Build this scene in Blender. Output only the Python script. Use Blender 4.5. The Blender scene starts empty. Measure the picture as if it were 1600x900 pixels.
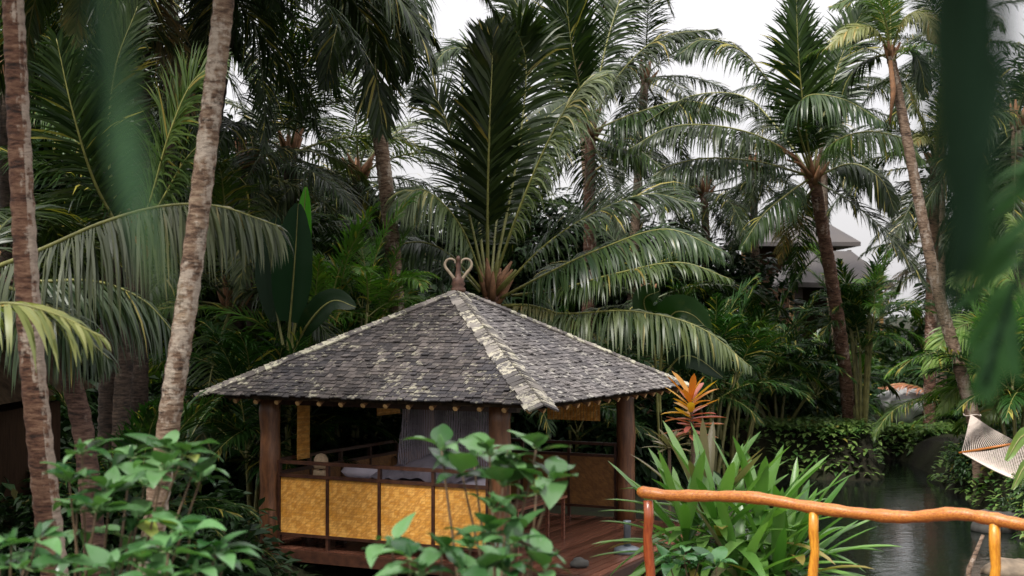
import bpy, math, random
from mathutils import Vector, Matrix, noise as mnoise

scene = bpy.context.scene
COL = scene.collection
R = math.radians
RNG = random.Random(11)

# ------------------------------------------------------------------ camera
CAM_Z = 4.28
PITCH = R(1.066)
FPX = 2150.0
cam_d = bpy.data.cameras.new("camera")
cam = bpy.data.objects.new("camera", cam_d)
COL.objects.link(cam)
cam.location = (0, 0, CAM_Z)
cam.rotation_euler = (R(90) + PITCH, 0, 0)
cam_d.sensor_width = 36.0
cam_d.lens = FPX / 1600 * 36
cam_d.clip_start = 0.05
cam_d.clip_end = 2000
cam_d.dof.use_dof = True
cam_d.dof.focus_distance = 21.5
cam_d.dof.aperture_fstop = 2.0
scene.camera = cam

# ------------------------------------------------------------------ sky, sun, exposure
SUN_EL, SUN_ROT = 55.0, 215.0
world = bpy.data.worlds.new("World")
scene.world = world
world.use_nodes = True
wn, wl = world.node_tree.nodes, world.node_tree.links
wn.clear()
sky = wn.new("ShaderNodeTexSky"); sky.sky_type = 'NISHITA'; sky.sun_disc = False
sky.sun_elevation = R(SUN_EL); sky.sun_rotation = R(SUN_ROT)
sky.air_density = 1.0; sky.dust_density = 3.0
tc = wn.new("ShaderNodeTexCoord")
sep = wn.new("ShaderNodeSeparateXYZ"); wl.new(tc.outputs["Generated"], sep.inputs[0])
# overcast: cloud brightness rises from horizon to zenith
mr = wn.new("ShaderNodeMapRange"); wl.new(sep.outputs[2], mr.inputs[0])
mr.inputs[1].default_value = -0.05; mr.inputs[2].default_value = 1.0
mr.inputs[3].default_value = 3.75; mr.inputs[4].default_value = 12.0
nz = wn.new("ShaderNodeTexNoise"); nz.inputs["Scale"].default_value = 3.0; nz.inputs["Detail"].default_value = 5
wl.new(tc.outputs["Generated"], nz.inputs["Vector"])
nm = wn.new("ShaderNodeMapRange"); wl.new(nz.outputs[0], nm.inputs[0])
nm.inputs[1].default_value = .3; nm.inputs[2].default_value = .7
nm.inputs[3].default_value = .84; nm.inputs[4].default_value = 1.1
mul = wn.new("ShaderNodeMath"); mul.operation = 'MULTIPLY'
wl.new(mr.outputs[0], mul.inputs[0]); wl.new(nm.outputs[0], mul.inputs[1])
cc = wn.new("ShaderNodeCombineColor")
for k, f in enumerate((1.0, .972, .985)):
    m_ = wn.new("ShaderNodeMath"); m_.operation = 'MULTIPLY'; m_.inputs[1].default_value = f
    wl.new(mul.outputs[0], m_.inputs[0]); wl.new(m_.outputs[0], cc.inputs[k])
mx = wn.new("ShaderNodeMix"); mx.data_type = 'RGBA'; mx.inputs[0].default_value = 0.93
wl.new(sky.outputs[0], mx.inputs[6]); wl.new(cc.outputs[0], mx.inputs[7])
bg = wn.new("ShaderNodeBackground"); bg.inputs[1].default_value = 0.06
wl.new(mx.outputs[2], bg.inputs[0])
wo = wn.new("ShaderNodeOutputWorld"); wl.new(bg.outputs[0], wo.inputs[0])

sun_d = bpy.data.lights.new("sun", 'SUN')
sun_d.energy = 1.5; sun_d.angle = R(11); sun_d.color = (1, .96, .9)
sun = bpy.data.objects.new("sun", sun_d); COL.objects.link(sun)
sun.location = (0, 0, 40)
sun.rotation_euler = (R(90 - SUN_EL), 0, R(-SUN_ROT + 180))
vs = scene.view_settings
scene.display_settings.display_device = 'sRGB'
vs.view_transform = 'Standard'; vs.look = 'None'; vs.gamma = 1.0; vs.use_curve_mapping = False
vs.exposure = 1.75
cy = scene.cycles
cy.max_bounces = 7; cy.diffuse_bounces = 2; cy.glossy_bounces = 2; cy.transmission_bounces = 4
cy.transparent_max_bounces = 8
try:
    cy.use_denoising = True
    cy.denoiser = 'OPENIMAGEDENOISE'
except Exception:
    pass

# ------------------------------------------------------------------ geometry helpers
_F = Vector((0, math.cos(PITCH), math.sin(PITCH)))
_U = Vector((0, -math.sin(PITCH), math.cos(PITCH)))
def at(px, py, depth):
    """the world point seen at a photo pixel, at its own real distance"""
    d = _F + Vector((1, 0, 0)) * ((px - 800) / FPX) + _U * ((450 - py) / FPX)
    return Vector((0, 0, CAM_Z)) + d * (depth / d.y)

class MB:
    def __init__(s):
        s.v = []; s.f = []; s.m = []
    def add(s, verts, faces, mi=0):
        o = len(s.v)
        s.v.extend(verts)
        for f in faces:
            s.f.append(tuple(i + o for i in f)); s.m.append(mi)
    def box(s, c, size, mi=0, M=None):
        x, y, z = (k / 2 for k in size)
        vs_ = [Vector((a, b, d)) for a in (-x, x) for b in (-y, y) for d in (-z, z)]
        if M: vs_ = [M @ v for v in vs_]
        c = Vector(c)
        s.add([v + c for v in vs_], [(0, 1, 3, 2), (4, 6, 7, 5), (0, 4, 5, 1), (2, 3, 7, 6), (0, 2, 6, 4), (1, 5, 7, 3)], mi)
    def bar(s, a, b, w, h, mi=0, up=(0, 0, 1)):
        a, b = Vector(a), Vector(b); d = b - a; L = d.length; d.normalize()
        up = Vector(up); sd = d.cross(up)
        if sd.length < 1e-4: sd = d.cross(Vector((1, 0, 0)))
        sd.normalize(); n = sd.cross(d)
        M = Matrix((d, sd, n)).transposed()
        s.box((a + b) / 2, (L, w, h), mi, M)
    def tube(s, pts, rad, seg=8, mi=0, cap=True):
        n = len(pts); prev = None; vs_ = []
        for i, p in enumerate(pts):
            t = (pts[min(i + 1, n - 1)] - pts[max(i - 1, 0)])
            if t.length < 1e-7: t = Vector((0, 0, 1))
            t.normalize()
            if prev is None:
                a = Vector((1, 0, 0)) if abs(t.x) < .9 else Vector((0, 1, 0))
                a = (a - t * a.dot(t)).normalized()
            else:
                a = prev - t * prev.dot(t)
                if a.length < 1e-5: a = Vector((0, 1, 0)) - t * t.y
                a.normalize()
            prev = a; b = t.cross(a)
            r = rad[i] if isinstance(rad, (list, tuple)) else rad
            for k in range(seg):
                g = 2 * math.pi * k / seg
                vs_.append(p + (a * math.cos(g) + b * math.sin(g)) * r)
        fs = []
        for i in range(n - 1):
            for k in range(seg):
                k2 = (k + 1) % seg
                fs.append((i * seg + k, i * seg + k2, (i + 1) * seg + k2, (i + 1) * seg + k))
        if cap:
            fs.append(tuple(range(seg - 1, -1, -1))); fs.append(tuple((n - 1) * seg + k for k in range(seg)))
        s.add(vs_, fs, mi)
    def lathe(s, prof, seg=20, c=(0, 0, 0), mi=0):
        c = Vector(c); vs_ = []; fs = []
        for r, z in prof:
            for k in range(seg):
                g = 2 * math.pi * k / seg
                vs_.append(c + Vector((r * math.cos(g), r * math.sin(g), z)))
        for i in range(len(prof) - 1):
            for k in range(seg):
                k2 = (k + 1) % seg
                fs.append((i * seg + k, i * seg + k2, (i + 1) * seg + k2, (i + 1) * seg + k))
        fs.append(tuple(range(seg - 1, -1, -1))); fs.append(tuple((len(prof) - 1) * seg + k for k in range(seg)))
        s.add(vs_, fs, mi)
    def mesh(s, name, mats, smooth=False):
        me = bpy.data.meshes.new(name)
        me.from_pydata([tuple(v) for v in s.v], [], s.f)
        if not isinstance(mats, (list, tuple)): mats = [mats]
        for m in mats: me.materials.append(m)
        if len(mats) > 1: me.polygons.foreach_set("material_index", s.m)
        if smooth: me.polygons.foreach_set("use_smooth", [True] * len(s.f))
        me.update()
        return me
    def build(s, name, mats, parent=None, smooth=False, loc=None):
        o = bpy.data.objects.new(name, s.mesh(name, mats, smooth))
        COL.objects.link(o)
        if parent: o.parent = parent
        if loc is not None: o.location = loc
        return o

def tag(o, label=None, cat=None, group=None, kind=None):
    if label: o["label"] = label
    if cat: o["category"] = cat
    if group: o["group"] = group
    if kind: o["kind"] = kind
    return o
def thing(name, label, cat, loc=(0, 0, 0), rz=0, group=None):
    o = bpy.data.objects.new(name, None); COL.objects.link(o)
    o.empty_display_size = .2
    o.location = loc; o.rotation_euler = (0, 0, rz)
    return tag(o, label, cat, group)
def dup(o, parent=None, loc=None, rz=None, sc=None):
    c = o.copy(); COL.objects.link(c)
    c.parent = parent
    if loc is not None: c.location = loc
    if rz is not None: c.rotation_euler = (0, 0, rz)
    if sc is not None: c.scale = (sc, sc, sc)
    return c
def copy_tree(root, loc, rz, label=None, sc=1):
    r = root.copy(); COL.objects.link(r); r.location = loc; r.rotation_euler = (0, 0, rz); r.scale = (sc, sc, sc)
    if label: r["label"] = label
    for ch in list(root.children):
        c = ch.copy(); COL.objects.link(c); c.parent = r
    return r
def spline(ctrl, n):
    """Catmull-Rom through control points"""
    P = [Vector(p) for p in ctrl]
    P = [P[0] * 2 - P[1]] + P + [P[-1] * 2 - P[-2]]
    out = []; m = len(P) - 3
    for i in range(n):
        t = i / (n - 1) * m; k = min(int(t), m - 1); u = t - k
        a, b, c, d = P[k], P[k + 1], P[k + 2], P[k + 3]
        out.append(.5 * ((2 * b) + (c - a) * u + (2 * a - 5 * b + 4 * c - d) * u * u + (3 * b - a - 3 * c + d) * u ** 3))
    return out

# ------------------------------------------------------------------ materials
class NT:
    def __init__(s, name):
        s.mat = bpy.data.materials.new(name); s.mat.use_nodes = True
        s.t = s.mat.node_tree; s.t.nodes.clear()
        s.out = s.t.nodes.new("ShaderNodeOutputMaterial")
    def n(s, typ, **kw):
        nd = s.t.nodes.new("ShaderNode" + typ)
        for k, v in kw.items():
            if k.startswith("i_"):
                key = k[2:]; key = int(key) if key.isdigit() else key.replace("_", " ")
                s.put(nd.inputs[key], v)
            else: setattr(nd, k, v)
        return nd
    def put(s, sock, v):
        if isinstance(v, bpy.types.NodeSocket): s.t.links.new(v, sock)
        elif isinstance(v, (tuple, list)) and len(v) == 3 and sock.type == 'RGBA': sock.default_value = (*v, 1)
        else: sock.default_value = v
    def coords(s, scale=(1, 1, 1), rot=(0, 0, 0), kind="Object"):
        c = s.n("TexCoord"); m = s.n("Mapping", i_Scale=scale, i_Rotation=rot)
        s.t.links.new(c.outputs[kind], m.inputs[0]); return m.outputs[0]
    def noise(s, vec, scale, detail=4, rough=.55):
        return s.n("TexNoise", i_Vector=vec, i_Scale=scale, i_Detail=detail, i_Roughness=rough).outputs[0]
    def ramp(s, fac, stops):
        r = s.n("ValToRGB", i_0=fac); e = r.color_ramp.elements
        while len(e) < len(stops): e.new(.5)
        for k, (p, c) in enumerate(stops):
            e[k].position = p; e[k].color = (*c, 1) if not isinstance(c, (int, float)) else (c, c, c, 1)
        return r.outputs[0]
    def mix(s, f, a, b, mode='MIX'):
        m = s.n("Mix", data_type='RGBA', blend_type=mode)
        s.put(m.inputs[0], f); s.put(m.inputs[6], a); s.put(m.inputs[7], b); return m.outputs[2]
    def math(s, op, a, b=0.0):
        m = s.n("Math", operation=op); s.put(m.inputs[0], a); s.put(m.inputs[1], b); return m.outputs[0]
    def maprange(s, v, a, b, c, d):
        m = s.n("MapRange"); s.put(m.inputs[0], v)
        for k, x in enumerate((a, b, c, d)): m.inputs[k + 1].default_value = x
        return m.outputs[0]
    def bsdf(s, color, rough=.6, bump=None, bstr=.3, bdist=.02, spec=.5, metal=0.0, **kw):
        p = s.n("BsdfPrincipled")
        s.put(p.inputs["Base Color"], color); s.put(p.inputs["Roughness"], rough)
        s.put(p.inputs["Specular IOR Level"], spec); s.put(p.inputs["Metallic"], metal)
        if bump is not None:
            b = s.n("Bump", i_Strength=bstr, i_Distance=bdist, i_Height=bump)
            s.t.links.new(b.outputs[0], p.inputs["Normal"])
        s.t.links.new(p.outputs[0], s.out.inputs[0]); s.p = p
        return s.mat

def leaf_mat(name, c1, c2, rough=.42, trans=.25, yellow=.12, ycol=(.28, .24, .05), spec=.5, objvar=.5, bump=0.0):
    t = NT(name)
    rnd = t.n("NewGeometry").outputs["Random Per Island"]
    orn = t.n("ObjectInfo").outputs["Random"]
    col = t.mix(rnd, c1, c2)
    v = t.coords()
    nz_ = t.noise(v, 1.7, 4)
    col = t.mix(t.maprange(nz_, .62, .78, 0, yellow * 3), col, ycol)
    col = t.mix(t.math('GREATER_THAN', rnd, 1 - yellow * .5), col, ycol)
    hv = t.n("HueSaturation", i_Value=t.maprange(orn, 0, 1, 1 - objvar / 2, 1 + objvar / 2),
             i_Hue=t.maprange(orn, 0, 1, .488, .512), i_Saturation=1.0)
    t.put(hv.inputs["Color"], col); col = hv.outputs[0]
    p = t.n("BsdfPrincipled"); t.put(p.inputs["Base Color"], col); t.put(p.inputs["Roughness"], rough)
    t.put(p.inputs["Specular IOR Level"], spec)
    if bump:
        b = t.n("Bump", i_Strength=bump, i_Distance=.01, i_Height=t.noise(t.coords((1, 1, 1)), 60, 3))
        t.t.links.new(b.outputs[0], p.inputs["Normal"])
    tr = t.n("BsdfTranslucent"); t.put(tr.inputs[0], t.mix(1.0, col, (1.0, 1.25, .45), 'MULTIPLY'))
    ms = t.n("MixShader", i_0=trans)
    t.t.links.new(p.outputs[0], ms.inputs[1]); t.t.links.new(tr.outputs[0], ms.inputs[2])
    t.t.links.new(ms.outputs[0], t.out.inputs[0])
    return t.mat

def plain(name, c, rough=.6, var=.25, scale=8, bstr=.2, spec=.5, metal=0.0):
    t = NT(name); v = t.coords(); nz_ = t.noise(v, scale, 5)
    d = tuple(k * (1 - var) for k in c); l = tuple(min(1, k * (1 + var)) for k in c)
    return t.bsdf(t.ramp(nz_, [(.3, d), (.7, l)]), rough, nz_, bstr, .01, spec, metal)

def wood_mat(name, c1, c2, scale=(1, 1, 1), rough=.45, isl=.5, spec=.5, bstr=.25, gscale=6):
    t = NT(name); v = t.coords(scale)
    g = t.noise(v, gscale, 6, .6)
    rnd = t.n("NewGeometry").outputs["Random Per Island"]
    c = t.ramp(g, [(.34, c1), (.66, c2)])
    hv = t.n("HueSaturation", i_Value=t.maprange(rnd, 0, 1, 1 - isl / 2, 1 + isl / 2)); t.put(hv.inputs["Color"], c)
    return t.bsdf(hv.outputs[0], rough, g, bstr, .01, spec)

def trunk_mat(name, base, pale, dark, band=9.0, patch=.5, patchcol=(.42, .38, .33), side=0.0):
    t = NT(name)
    fine = t.noise(t.coords((8, 8, 36)), 1.0, 6, .65)          # ring scars, broken and uneven
    mid = t.noise(t.coords((2.5, 2.5, 9)), 1.0, 4, .6)
    c = t.ramp(t.math('ADD', t.math('MULTIPLY', fine, .65), t.math('MULTIPLY', mid, .35)), [(.385, dark), (.485, base), (.62, pale)])
    n3 = t.noise(t.coords((3.2, 3.2, 1.3)), 1.3, 6, .65)
    n4 = t.noise(t.coords((14, 14, 22)), 1.0, 4, .6)
    pf = t.math('ADD', n3, t.math('MULTIPLY', t.math('SUBTRACT', n4, .5), .35))
    c = t.mix(t.maprange(pf, .66 - patch * .3, .74 - patch * .3, 0, .85), c, t.ramp(n4, [(.3, tuple(k * .6 for k in patchcol)), (.6, patchcol)]))
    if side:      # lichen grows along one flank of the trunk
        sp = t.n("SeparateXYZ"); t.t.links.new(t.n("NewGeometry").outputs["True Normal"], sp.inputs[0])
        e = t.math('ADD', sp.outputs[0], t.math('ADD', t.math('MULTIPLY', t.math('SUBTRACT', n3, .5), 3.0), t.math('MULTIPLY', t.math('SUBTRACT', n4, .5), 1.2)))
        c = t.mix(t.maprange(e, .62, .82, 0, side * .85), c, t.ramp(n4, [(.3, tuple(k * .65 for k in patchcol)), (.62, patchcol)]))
    return t.bsdf(c, .8, t.math('ADD', fine, n4), .7, .025, .25)

M = {}
M['coco'] = leaf_mat('coconut_leaf', (.007, .018, .0045), (.032, .054, .011), .36, .2, .05, spec=.28)
M['coco_blue'] = leaf_mat('coconut_leaf_bluegreen', (.012, .03, .010), (.045, .072, .022), .34, .2, .04, spec=.38)
M['coco_pale'] = leaf_mat('coconut_leaf_toplit', (.025, .046, .014), (.13, .16, .06), .42, .25, .08, (.3, .27, .1))  # paler coconut leaf, light from above put into the colour
M['coco_fresh'] = leaf_mat('coconut_leaf_fresh', (.035, .075, .014), (.085, .14, .03), .4, .35, .12)
M['coco_yellow'] = leaf_mat('coconut_leaf_yellowing', (.12, .14, .04), (.28, .27, .1), .45, .35, .2, (.36, .24, .07))
M['coco_old'] = leaf_mat('coconut_leaf_browning', (.07, .06, .03), (.17, .12, .05), .6, .25, .3, (.25, .14, .05))
M['yellow_green'] = leaf_mat('yellow_green_leaf', (.12, .21, .04), (.27, .36, .1), .42, .4, .15, (.4, .33, .08))  # leaf that is yellow-green in itself
M['areca'] = leaf_mat('areca_leaf', (.008, .03, .006), (.03, .075, .014), .38, .3, .06, spec=.22)
M['areca_bright'] = leaf_mat('areca_leaf_bright', (.05, .14, .014), (.13, .25, .035), .4, .4, .1, (.35, .3, .05))
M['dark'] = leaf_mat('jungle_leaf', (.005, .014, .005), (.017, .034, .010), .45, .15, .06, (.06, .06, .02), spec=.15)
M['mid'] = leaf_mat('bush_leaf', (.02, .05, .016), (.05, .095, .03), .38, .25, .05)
M['creeper'] = leaf_mat('creeper_leaf', (.05, .13, .03), (.2, .3, .08), .35, .3, .05)
M['shrub'] = leaf_mat('glossy_shrub_leaf', (.013, .06, .015), (.12, .26, .095), .24, .22, .04, (.2, .25, .05), .55, .2, .2)
M['strap'] = leaf_mat('strap_leaf', (.05, .18, .025), (.2, .4, .1), .32, .28, .05, (.3, .25, .06), .65, .2)
M['strap_dull'] = leaf_mat('strap_leaf_olive', (.14, .13, .06), (.28, .23, .14), .4, .25, .15, (.3, .2, .1), .5, .2)
M['ti_orange'] = leaf_mat('orange_leaf', (.55, .09, .025), (.78, .44, .045), .38, .35, .12, (.7, .15, .06), .5, .2)
M['ti_pink'] = leaf_mat('pink_leaf', (.5, .09, .07), (.72, .3, .2), .35, .3, .2, (.6, .35, .05), .5, .2)
M['banana'] = leaf_mat('broad_leaf', (.006, .024, .007), (.012, .038, .010), .5, .25, .03, spec=.25)
M['banana_tip'] = leaf_mat('young_broad_leaf', (.07, .24, .015), (.1, .3, .02), .4, .45, .03)
M['rachis'] = plain('leaf_stalk', (.17, .17, .045), .5, .3)
M['rachis_dark'] = plain('leaf_stalk_dark', (.06, .075, .025), .5, .3)
M['sheath'] = plain('leaf_sheath', (.19, .09, .04), .75, .4)
M['twig'] = plain('twig', (.12, .075, .04), .7, .35)
M['greenstem'] = plain('green_stem', (.1, .17, .05), .5, .3)
M['canestem'] = plain('cane_stem', (.16, .15, .05), .5, .45, 5)
M['trunk_red'] = trunk_mat('palm_bark_reddish', (.105, .05, .032), (.22, .13, .09), (.024, .014, .010), 9, .3, (.4, .3, .25))
M['trunk_pale'] = trunk_mat('palm_bark_pale', (.14, .085, .055), (.3, .22, .15), (.03, .019, .013), 9, .5, (.42, .35, .28))
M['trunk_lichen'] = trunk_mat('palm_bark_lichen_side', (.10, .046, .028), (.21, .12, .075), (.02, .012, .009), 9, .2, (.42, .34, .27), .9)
M['trunk_grey'] = trunk_mat('palm_bark_grey', (.14, .09, .06), (.25, .18, .13), (.03, .02, .016), 9, .45, (.32, .26, .21))
M['trunk_dark'] = trunk_mat('palm_bark_dark', (.028, .018, .012), (.06, .04, .028), (.010, .007, .005), 9, .1, (.1, .08, .065))
M['trunk_dark2'] = trunk_mat('palm_bark_shaded', (.06, .03, .02), (.12, .07, .05), (.016, .010, .008), 9, .2, (.2, .15, .12))
M['bark'] = plain('tree_bark', (.05, .04, .03), .85, .4, 6, .5)
M['post'] = wood_mat('dark_post_wood', (.075, .03, .014), (.2, .085, .036), (3, 3, .5), .4)
M['frame'] = wood_mat('dark_frame_wood', (.03, .012, .008), (.07, .028, .015), (2, 2, 2), .4)
M['deck'] = wood_mat('wet_red_deck', (.075, .028, .018), (.2, .082, .05), (7, .5, 7), .25, 1.0)
M['raftwood'] = plain('rafter_wood', (.2, .1, .04), .6, .35)
M['raftend'] = plain('rafter_end', (.42, .25, .1), .6, .4)
M['varnish'] = wood_mat('orange_varnished_wood', (.25, .06, .012), (.6, .23, .042), (2.5, 16, 16), .36, .1, .5, .3)
M['varnish_yellow'] = wood_mat('yellow_varnished_wood', (.42, .14, .012), (.72, .33, .03), (12, 12, 2), .36, .1, .5, .3)
M['stone'] = plain('stone', (.045, .043, .038), .85, .45, 5, .5)
M['lightstone'] = plain('pale_stone', (.34, .34, .34), .8, .35, 4, .4)
M['metal'] = plain('grey_metal', (.13, .15, .17), .45, .25, 8, .15, .5, .3)
M['white'] = plain('cream_cord', (.6, .51, .45), .7, .1)
M['cream'] = plain('cream_paint', (.3, .235, .16), .5, .25, 12)
M['lampshade'] = plain('straw_lampshade', (.5, .36, .22), .7, .2, 30)
M['linen'] = plain('lilac_linen', (.55, .5, .57), .85, .15, 5)
M['net'] = plain('grey_lilac_cloth', (.26, .23, .27), .85, .25, 4)
M['thatch'] = wood_mat('brown_thatch', (.010, .007, .004), (.03, .02, .012), (1, 1, 1), .95, .5, .03)
M['hutwall'] = wood_mat('dark_plank_wall', (.016, .009, .005), (.04, .022, .012), (8, 8, .5), .8, .6, .08)

def wicker_mat(name, a, b, c):
    t = NT(name)
    v = t.coords((1, 1, 1), (0, R(42), 0))
    br = t.n("TexBrick", i_Vector=t.coords((1, 1, 1), (R(90), 0, R(0))), i_Scale=1.0, i_Mortar_Size=.004, i_Mortar_Smooth=1.0)
    br.inputs["Brick Width"].default_value = .09; br.inputs["Row Height"].default_value = .04
    t.put(br.inputs[1], a); t.put(br.inputs[2], b); t.put(br.inputs[3], tuple((p + q) / 2 for p, q in zip(a, c)))
    br.offset = .36; br.offset_frequency = 1
    mp = t.n("Mapping", i_Rotation=(0, R(40), 0)); tc_ = t.n("TexCoord")
    t.t.links.new(tc_.outputs["Object"], mp.inputs[0])
    m2 = t.n("Mapping", i_Scale=(6.5, 6.5, 21)); t.t.links.new(mp.outputs[0], m2.inputs[0])
    n2 = t.noise(m2.outputs[0], 1.0, 3, .6)
    n1 = t.noise(t.coords(), 3.0, 5, .6)
    col = t.mix(t.maprange(n2, .42, .62, 0, .75), br.outputs[0], c)
    col = t.mix(t.maprange(n2, .60, .74, 0, .5), col, tuple(k * 1.2 for k in b))
    col = t.mix(t.maprange(n1, .5, .8, 0, .4), col, tuple(k * .6 for k in a))
    return t.bsdf(col, .5, t.math('ADD', br.outputs["Fac"], n2), .5, .006)
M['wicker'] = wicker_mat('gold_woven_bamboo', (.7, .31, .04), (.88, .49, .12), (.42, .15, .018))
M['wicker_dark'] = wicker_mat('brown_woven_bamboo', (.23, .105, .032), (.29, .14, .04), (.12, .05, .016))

def shingle_mat(name, lo, hi, lichen, amt, grn):
    t = NT(name)
    rnd = t.n("NewGeometry").outputs["Random Per Island"]
    c = t.ramp(rnd, [(0, lo), (.45, tuple((a + b) / 2 for a, b in zip(lo, hi))), (.8, hi), (1, tuple(k * 1.5 for k in hi))])
    n0 = t.noise(t.coords(), .8, 3)
    c = t.mix(t.maprange(n0, .4, .65, 0, .4), c, (.05, .05, .062))
    n1 = t.noise(t.coords(), 13.0, 6, .75)
    n3 = t.noise(t.coords(), 1.1, 3)
    thr = t.math('ADD', t.math('ADD', n1, t.math('MULTIPLY', n3, .35)), t.math('MULTIPLY', t.math('SUBTRACT', t.math('FRACT', t.math('MULTIPLY', rnd, 7.31)), .5), .22))
    c = t.mix(t.maprange(thr, .80 - amt, .88 - amt, 0, 1), c, lichen)
    n2 = t.noise(t.coords(), 2.2, 5, .65)
    c = t.mix(t.maprange(n2, .62, .72, 0, grn), c, (.1, .12, .03))
    bmp = t.noise(t.coords(), 40, 4)
    return t.bsdf(c, .75, bmp, .5, .008, .35)
M['shingle'] = shingle_mat('weathered_shingle', (.022, .019, .019), (.075, .063, .058), (.27, .25, .19), .02, .2)
M['shingle_skylit'] = shingle_mat('skylit_weathered_shingle', (.06, .053, .051), (.145, .13, .124), (.36, .34, .3), .03, .1)  # lighter copy for the right slope, its skylight put into the colour
M['shingle_cap'] = shingle_mat('lichen_ridge_shingle', (.07, .062, .056), (.19, .17, .15), (.4, .37, .29), .09, .4)
M['shingle_hip'] = shingle_mat('dark_ridge_shingle', (.06, .052, .048), (.16, .14, .125), (.42, .4, .3), .11, .3)
M['shingle_far'] = shingle_mat('grey_roof_shingle', (.04, .035, .033), (.10, .088, .083), (.2, .19, .18), -.02, .1)

def water_mat():
    t = NT('pond_water'); v = t.coords((1, 1.6, 1))
    n1 = t.noise(v, 2.2, 4); n2 = t.noise(v, 9, 3)
    h = t.math('ADD', n1, t.math('MULTIPLY', n2, .25))
    return t.bsdf((.006, .009, .007), .04, h, .16, .05, .5)
M['water'] = water_mat()
def ground_mat():
    t = NT('jungle_soil'); v = t.coords()
    n1 = t.noise(v, .6, 6); n2 = t.noise(v, 14, 5)
    c = t.ramp(n1, [(.35, (.011, .009, .006)), (.55, (.018, .022, .008)), (.75, (.035, .024, .016))])
    c = t.mix(t.maprange(n2, .5, .75, 0, .6), c, (.04, .03, .018))
    return t.bsdf(c, .9, n2, .6, .05, .2)
M['ground'] = ground_mat()
def sheer_mat():
    t = NT('sheer_lilac_net'); m = t.bsdf((.34, .3, .35), .9, None)
    tr = t.n("BsdfTransparent"); ms = t.n("MixShader", i_0=.62)
    w = t.n("TexWave", i_Vector=t.coords((1, .2, .1)), i_Scale=9.0, i_Distortion=2.0)
    t.put(ms.inputs[0], t.maprange(w.outputs[1], 0, 1, .4, .8))
    t.t.links.new(tr.outputs[0], ms.inputs[1]); t.t.links.new(t.p.outputs[0], ms.inputs[2])
    t.t.links.new(ms.outputs[0], t.out.inputs[0]); return m
M['sheer'] = sheer_mat()
# ------------------------------------------------------------------ the setting
def smooth(a, b, x):
    x = max(0, min(1, (x - a) / (b - a))); return x * x * (3 - 2 * x)
def shore(x): return 35.7 + 5.0 * smooth(9.3, 10.6, x)
def ground_z(x, y):
    n = mnoise.noise(Vector((x * .25, y * .25, 0))) * .12 + mnoise.noise(Vector((x * .9, y * .9, 3))) * .04
    xb = -3.2 + 7.4 * smooth(24.6, 27, y)
    pond = smooth(xb, xb + 2.2, x + .5 * math.sin(y * .4)) * (1 - smooth(shore(x) - .3, shore(x) + .3, y + .35 * math.sin(x * .8))) * smooth(9, 11, y) * (1 - smooth(24, 27, x))
    # inlet on the right where the hammock bank comes forward
    right = smooth(9.4, 10.3, x - (y - 27) * .12) * smooth(22.5, 24.5, y)
    pond *= (1 - right)
    pond *= smooth(1.3, 2.4, math.hypot(x - 2.2, (y - 15.8) * .7))
    far = smooth(shore(x) - 1.7, shore(x) + .8, y)
    land = .45 + n + far * (.85 - .4 * smooth(9.3, 10.6, x)) + smooth(40, 90, y) * 1.0 + right * (1 - far) * .35
    return land * (1 - pond) + (-.9) * pond
g = MB()
xs = [-600, -250, -120, -70, -45] + [-30 + i * .8 for i in range(80)] + [36, 45, 70, 120, 250, 600]
ys = [-300, -100, -40, -15, -5] + [i * .7 for i in range(66)] + [48, 52, 58, 66, 80, 110, 160, 260, 500, 900]
for y in ys:
    for x in xs: g.v.append(Vector((x, y, ground_z(x, y))))
nx = len(xs)
for j in range(len(ys) - 1):
    for i in range(nx - 1):
        g.f.append((j * nx + i, j * nx + i + 1, (j + 1) * nx + i + 1, (j + 1) * nx + i)); g.m.append(0)
tag(g.build('ground', M['ground'], smooth=True), kind='structure')
w = MB(); w.add([Vector((-8, 6, 0)), Vector((34, 6, 0)), Vector((34, 44, 0)), Vector((-8, 44, 0))], [(0, 1, 2, 3)])
tag(w.build('pond_water', M['water']), kind='structure')

# ------------------------------------------------------------------ pavilion
PAV_C = Vector((-.91, 23.3, .6)); PAV_R = R(-26.2)
pav = thing('pavilion', 'open garden pavilion with a hipped grey shingle roof and gold woven panels', 'pavilion', PAV_C, PAV_R)
PAV_M = Matrix.Translation(PAV_C) @ Matrix.Rotation(PAV_R, 4, 'Z'); PAV_I = PAV_M.inverted()
HX, HY = 2.05, 2.5           # posts
EX, EY = 2.95, 3.03          # eaves
EZ, AZ = 2.42, 4.03          # eave, apex heights
RIDGE = .10
# deck
d = MB(); bw = .15; x = -2.5
while x < 3.6:
    d.box((x + bw / 2, .03, -.02 + RNG.uniform(-.003, .003)), (bw - .014, 5.3, .04)); x += bw
d.build('deck', M['deck'], pav)
d = MB()
d.box((.575, -2.68, -.09), (6.25, .09, .17)); d.box((3.69, 0, -.1), (.07, 5.35, .17))
for yy in (-1.3, 0, 1.3, 2.6): d.box((.575, yy, -.14), (6.0, .1, .18))
d.build('deck_beam', M['frame'], pav)
for x in (-2.05, .1, 2.05, 3.4):
    for yy in (-2.35, 0, 2.4):
        s = MB(); s.tube([Vector((x, yy, -1.7)), Vector((x, yy, -.2))], .1, 10); s.build('stilt', M['post'], pav, True)
for x in (-HX, HX):
    for yy in (-HY, HY):
        s = MB(); pts = [Vector((x + .012 * math.sin(k * 1.7), yy + .012 * math.cos(k * 2.1), k * .3)) for k in range(9)]
        pts[0].z = .004
        s.tube(pts, [.165 + .01 * math.sin(k * 2.3 + x) for k in range(9)], 14); s.build('post', M['post'], pav, True)
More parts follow.
